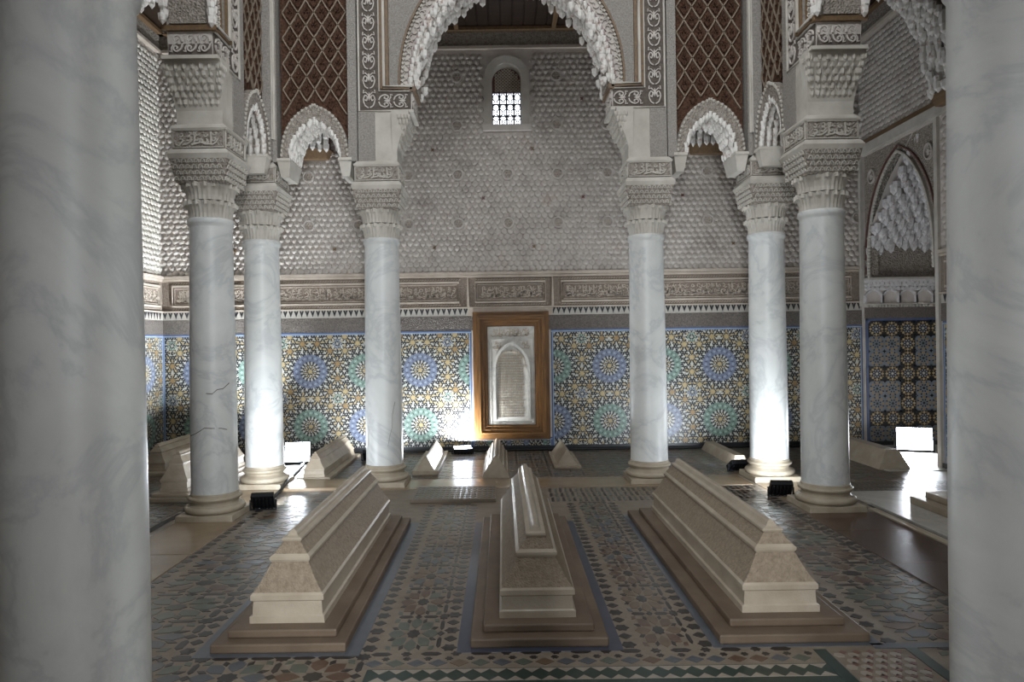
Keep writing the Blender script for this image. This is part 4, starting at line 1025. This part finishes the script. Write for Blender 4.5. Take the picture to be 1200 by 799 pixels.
tomb('small stepped marble tomb between the glaring lamp and the column with upright crack', -2.23, 7.46, 9.05, 0.63, base=((0.30, 0.06),), setb=(0.06, 0), mats=sm, hs=0.95)
tomb('stepped marble tomb half hidden behind the cracked column', -3.36, 6.52, 8.25, 0.86, base=((0.30, 0.05), (0.25, 0.09)), mats=sm, kw=0.72)
tomb('small dark tomb against the side wall in the corner', -4.22, 7.85, 9.2, 0.7, base=((0.32, 0.06),), mats=sm)
tomb('marble tomb on brown steps standing on the white marble platform', 3.86, 4.1, 6.0, 0.95, base=((0.44, 0.07), (0.36, 0.13)), zoff=0.022, mats=sm, kw=1.0)
def wedge(label, x, y0, y1, w, h, slab_w=None, slab_h=0.0, steps=0, flat=0.0, name='small_tomb'):
    t = thing(name, (x, (y0+y1)/2, 0), label, 'tomb', 'small prism tombs along the back wall')
    if slab_w:
        mb = MB(); mb.box(x-slab_w/2, x+slab_w/2, y0, y1, 0, slab_h); mb.build('base_step', 'small_tomb', t, bevel=0.006); y0 += 0.04; y1 -= 0.04
    prof = [(w/2, slab_h)]
    if steps:
        for k in range(steps):
            f = (k+1)/(steps+0.35); hh = slab_h+(h-slab_h)*f; ww = w/2*(1-f)+0.012
            prof += [(ww+0.016, hh-0.016), (ww+0.016, hh-0.004), (ww, hh)]
        prof.append((0.006, h))
    else: prof += [(max(flat, 0.008), h)]
    n = len(prof); vs = []
    for hw, z in prof:
        ins = 0.05*(z-slab_h)/max(h-slab_h, .01)
        vs += [(x-hw, y0+ins, z), (x+hw, y0+ins, z), (x+hw, y1-ins, z), (x-hw, y1-ins, z)]
    fs = [(0, 3, 2, 1), (4*n-4, 4*n-3, 4*n-2, 4*n-1)]
    for i in range(n-1):
        for q in range(4): fs.append((4*i+q, 4*i+(q+1) % 4, 4*i+4+(q+1) % 4, 4*i+4+q))
    mb = MB(); mb.add(vs, fs); mb.build('prism', 'small_tomb', t); return t
wedge('small prism tomb on a flat slab beside the lamp at the wall', -1.03, 7.69, 9.1, 0.20, 0.20, 0.30, 0.05)
wedge('small prism tomb with grooved stepped sides below the framed panel', -0.23, 7.48, 8.95, 0.30, 0.235, None, 0.0, 3)
wedge('small plain prism tomb with wide step, between grooved tomb and uncracked column', 0.605, 7.95, 9.0, 0.24, 0.20, 0.31, 0.035)
wedge('long low flat-topped tomb in front of the niche', 4.23, 7.63, 9.15, 0.36, 0.215, None, 0.0, 0, 0.07)
wedge('low narrow bar tomb with a black floodlight at its end', 2.62, 7.95, 9.2, 0.20, 0.12, None, 0, 0, 0.05)

# ------------------------------------------------------------------ floodlights and cables
def flood(label, loc, aim, power, glow=True, w=0.20, h=0.15, tubes=False, spread=150, col=(0.86, 0.93, 1.0)):
    t = bpy.data.objects.new('floodlight', None); COL.objects.link(t); t.location = loc
    tag(t, label, 'floodlight', 'floodlights on the floor')
    d = Vector(aim)-Vector((loc[0], loc[1], loc[2]+0.10)); yaw = math.atan2(d.y, d.x)-math.pi/2; pitch = math.atan2(d.z, math.hypot(d.x, d.y))
    t.rotation_euler = (0, 0, yaw)
    c, s_ = math.cos(pitch), math.sin(pitch); hz = max(0.06, abs(c)*h/2+0.02)
    P = lambda x, y, z: (x, y*c-z*s_, hz+y*s_+z*c)       # local: +Y is the beam
    mb = MB(P)
    mb.box(-w/2, w/2, -0.025, 0.02, -h/2, h/2); mb.build('housing', 'black_metal', t, bevel=0.004)
    for k in range(6):
        mb = MB(P); x = -w/2+0.02+k*(w-0.04)/5; mb.box(x-0.004, x+0.004, -0.05, -0.025, -h/2+0.015, h/2-0.015); mb.build('cooling_fin', 'black_metal', t)
    if tubes:
        for zz in (-0.26, 0.26): mb = MB(P); mb.box(-w/2+0.015, w/2-0.015, 0.02, 0.03, h*zz-0.016, h*zz+0.016); mb.build('led_tube', 'led', t, bevel=0.006)
    else: mb = MB(P); mb.box(-w/2+0.012, w/2-0.012, 0.02, 0.024, -h/2+0.012, h/2-0.012); mb.build('lens', 'led' if glow else 'zellige_black', t)
    mb = MB(P); mb.ribbon([(-w/2+0.006, -h/2+0.006), (w/2-0.006, -h/2+0.006), (w/2-0.006, h/2-0.006), (-w/2+0.006, h/2-0.006)], 0.012, 0.015, 0.03, lambda u, v, dd: (u, dd, v), 0, True); mb.build('bezel', 'black_metal', t)
    mb = MB()
    for sg in (-1, 1): mb.box(sg*(w/2+0.012)-0.006, sg*(w/2+0.012)+0.006, -0.012, 0.012, 0.0, hz+0.012)
    mb.box(-w/2-0.018, w/2+0.018, -0.015, 0.015, 0.0, 0.008); mb.build('bracket', 'black_metal', t)
    if power:
        ld = bpy.data.lights.new('flood_beam', 'AREA'); ld.shape = 'RECTANGLE'; ld.size = w-0.03; ld.size_y = h-0.03; ld.energy = power; ld.color = col; ld.spread = R(spread)
        lo = bpy.data.objects.new('flood_beam', ld); COL.objects.link(lo); lo.parent = t
        p = Vector(P(0, 0.032, 0)); lo.location = p
        lo.rotation_euler = Vector((0, c, s_)).to_track_quat('-Z', 'Z').to_euler()
    return t
flood('switched on floodlight glaring beside the small stepped tomb', (-2.72, 8.55, 0.0), (-2.2, 3.5, 1.2), 18, w=0.32, h=0.26)
flood('black floodlight seen from behind at the foot of the cracked column', (-2.33, 6.20, 0.0), (-2.6, 8.4, 1.5), 15)
flood('flat floodlight with two lit tubes on the floor under the mosaic wall', (-0.69, 9.13, 0.0), (-0.66, 8.97, 1.0), 70, w=0.26, h=0.16, tubes=True, spread=180)
flood('floodlight blazing inside the wall niche', (5.12, 8.75, 0.0), (3.3, 4.0, 0.9), 30, w=0.42, h=0.30)
flood('black floodlight behind the column at the marble platform', (2.46, 6.42, 0.0), (2.75, 8.6, 1.7), 17)
flood('black floodlight at the end of the low bar tomb', (2.5, 7.72, 0.0), (2.2, 9.4, 2.6), 14)
flood('floodlight mostly hidden behind the column with the upright crack', (-1.84, 8.72, 0.0), (-1.95, 9.6, 1.0), 12)
flood('floodlight behind the white glaring column washing the side wall with light', (-3.08, 8.72, 0.0), (-4.85, 8.75, 3.4), 75, spread=95)
def cable(label, pts, r=0.012):
    mb = MB(); n = 6; vs = []; P3 = [Vector(p) for p in pts]
    for i, p in enumerate(P3):
        d = (P3[min(i+1, len(P3)-1)]-P3[max(i-1, 0)]).normalized(); a = d.cross(Vector((0, 0, 1))).normalized(); b = a.cross(d)
        for k in range(n): q = p+a*(r*math.cos(k*math.pi/3))+b*(r*math.sin(k*math.pi/3)); vs.append(tuple(q))
    mb.add(vs, [(i*n+k, i*n+(k+1) % n, (i+1)*n+(k+1) % n, (i+1)*n+k) for i in range(len(pts)-1) for k in range(n)])
    return tag(mb.build('power_cable', 'black_rubber', smooth=True), label, 'cable', 'black cables on the floor')
cable('black cable running from the floodlight at the cracked column to the glaring lamp', [(-2.36, 6.30, 0.018), (-2.37, 6.5, 0.018), (-2.40, 6.9, 0.025), (-2.44, 7.2, 0.05), (-2.50, 7.5, 0.025), (-2.56, 8.0, 0.018), (-2.62, 8.45, 0.018)], 0.018)
cable('thin black cable along the foot of the mosaic wall', [(-4.6+0.5*k, YB-0.08-0.02*(k % 2), 0.018) for k in range(20)], 0.016)
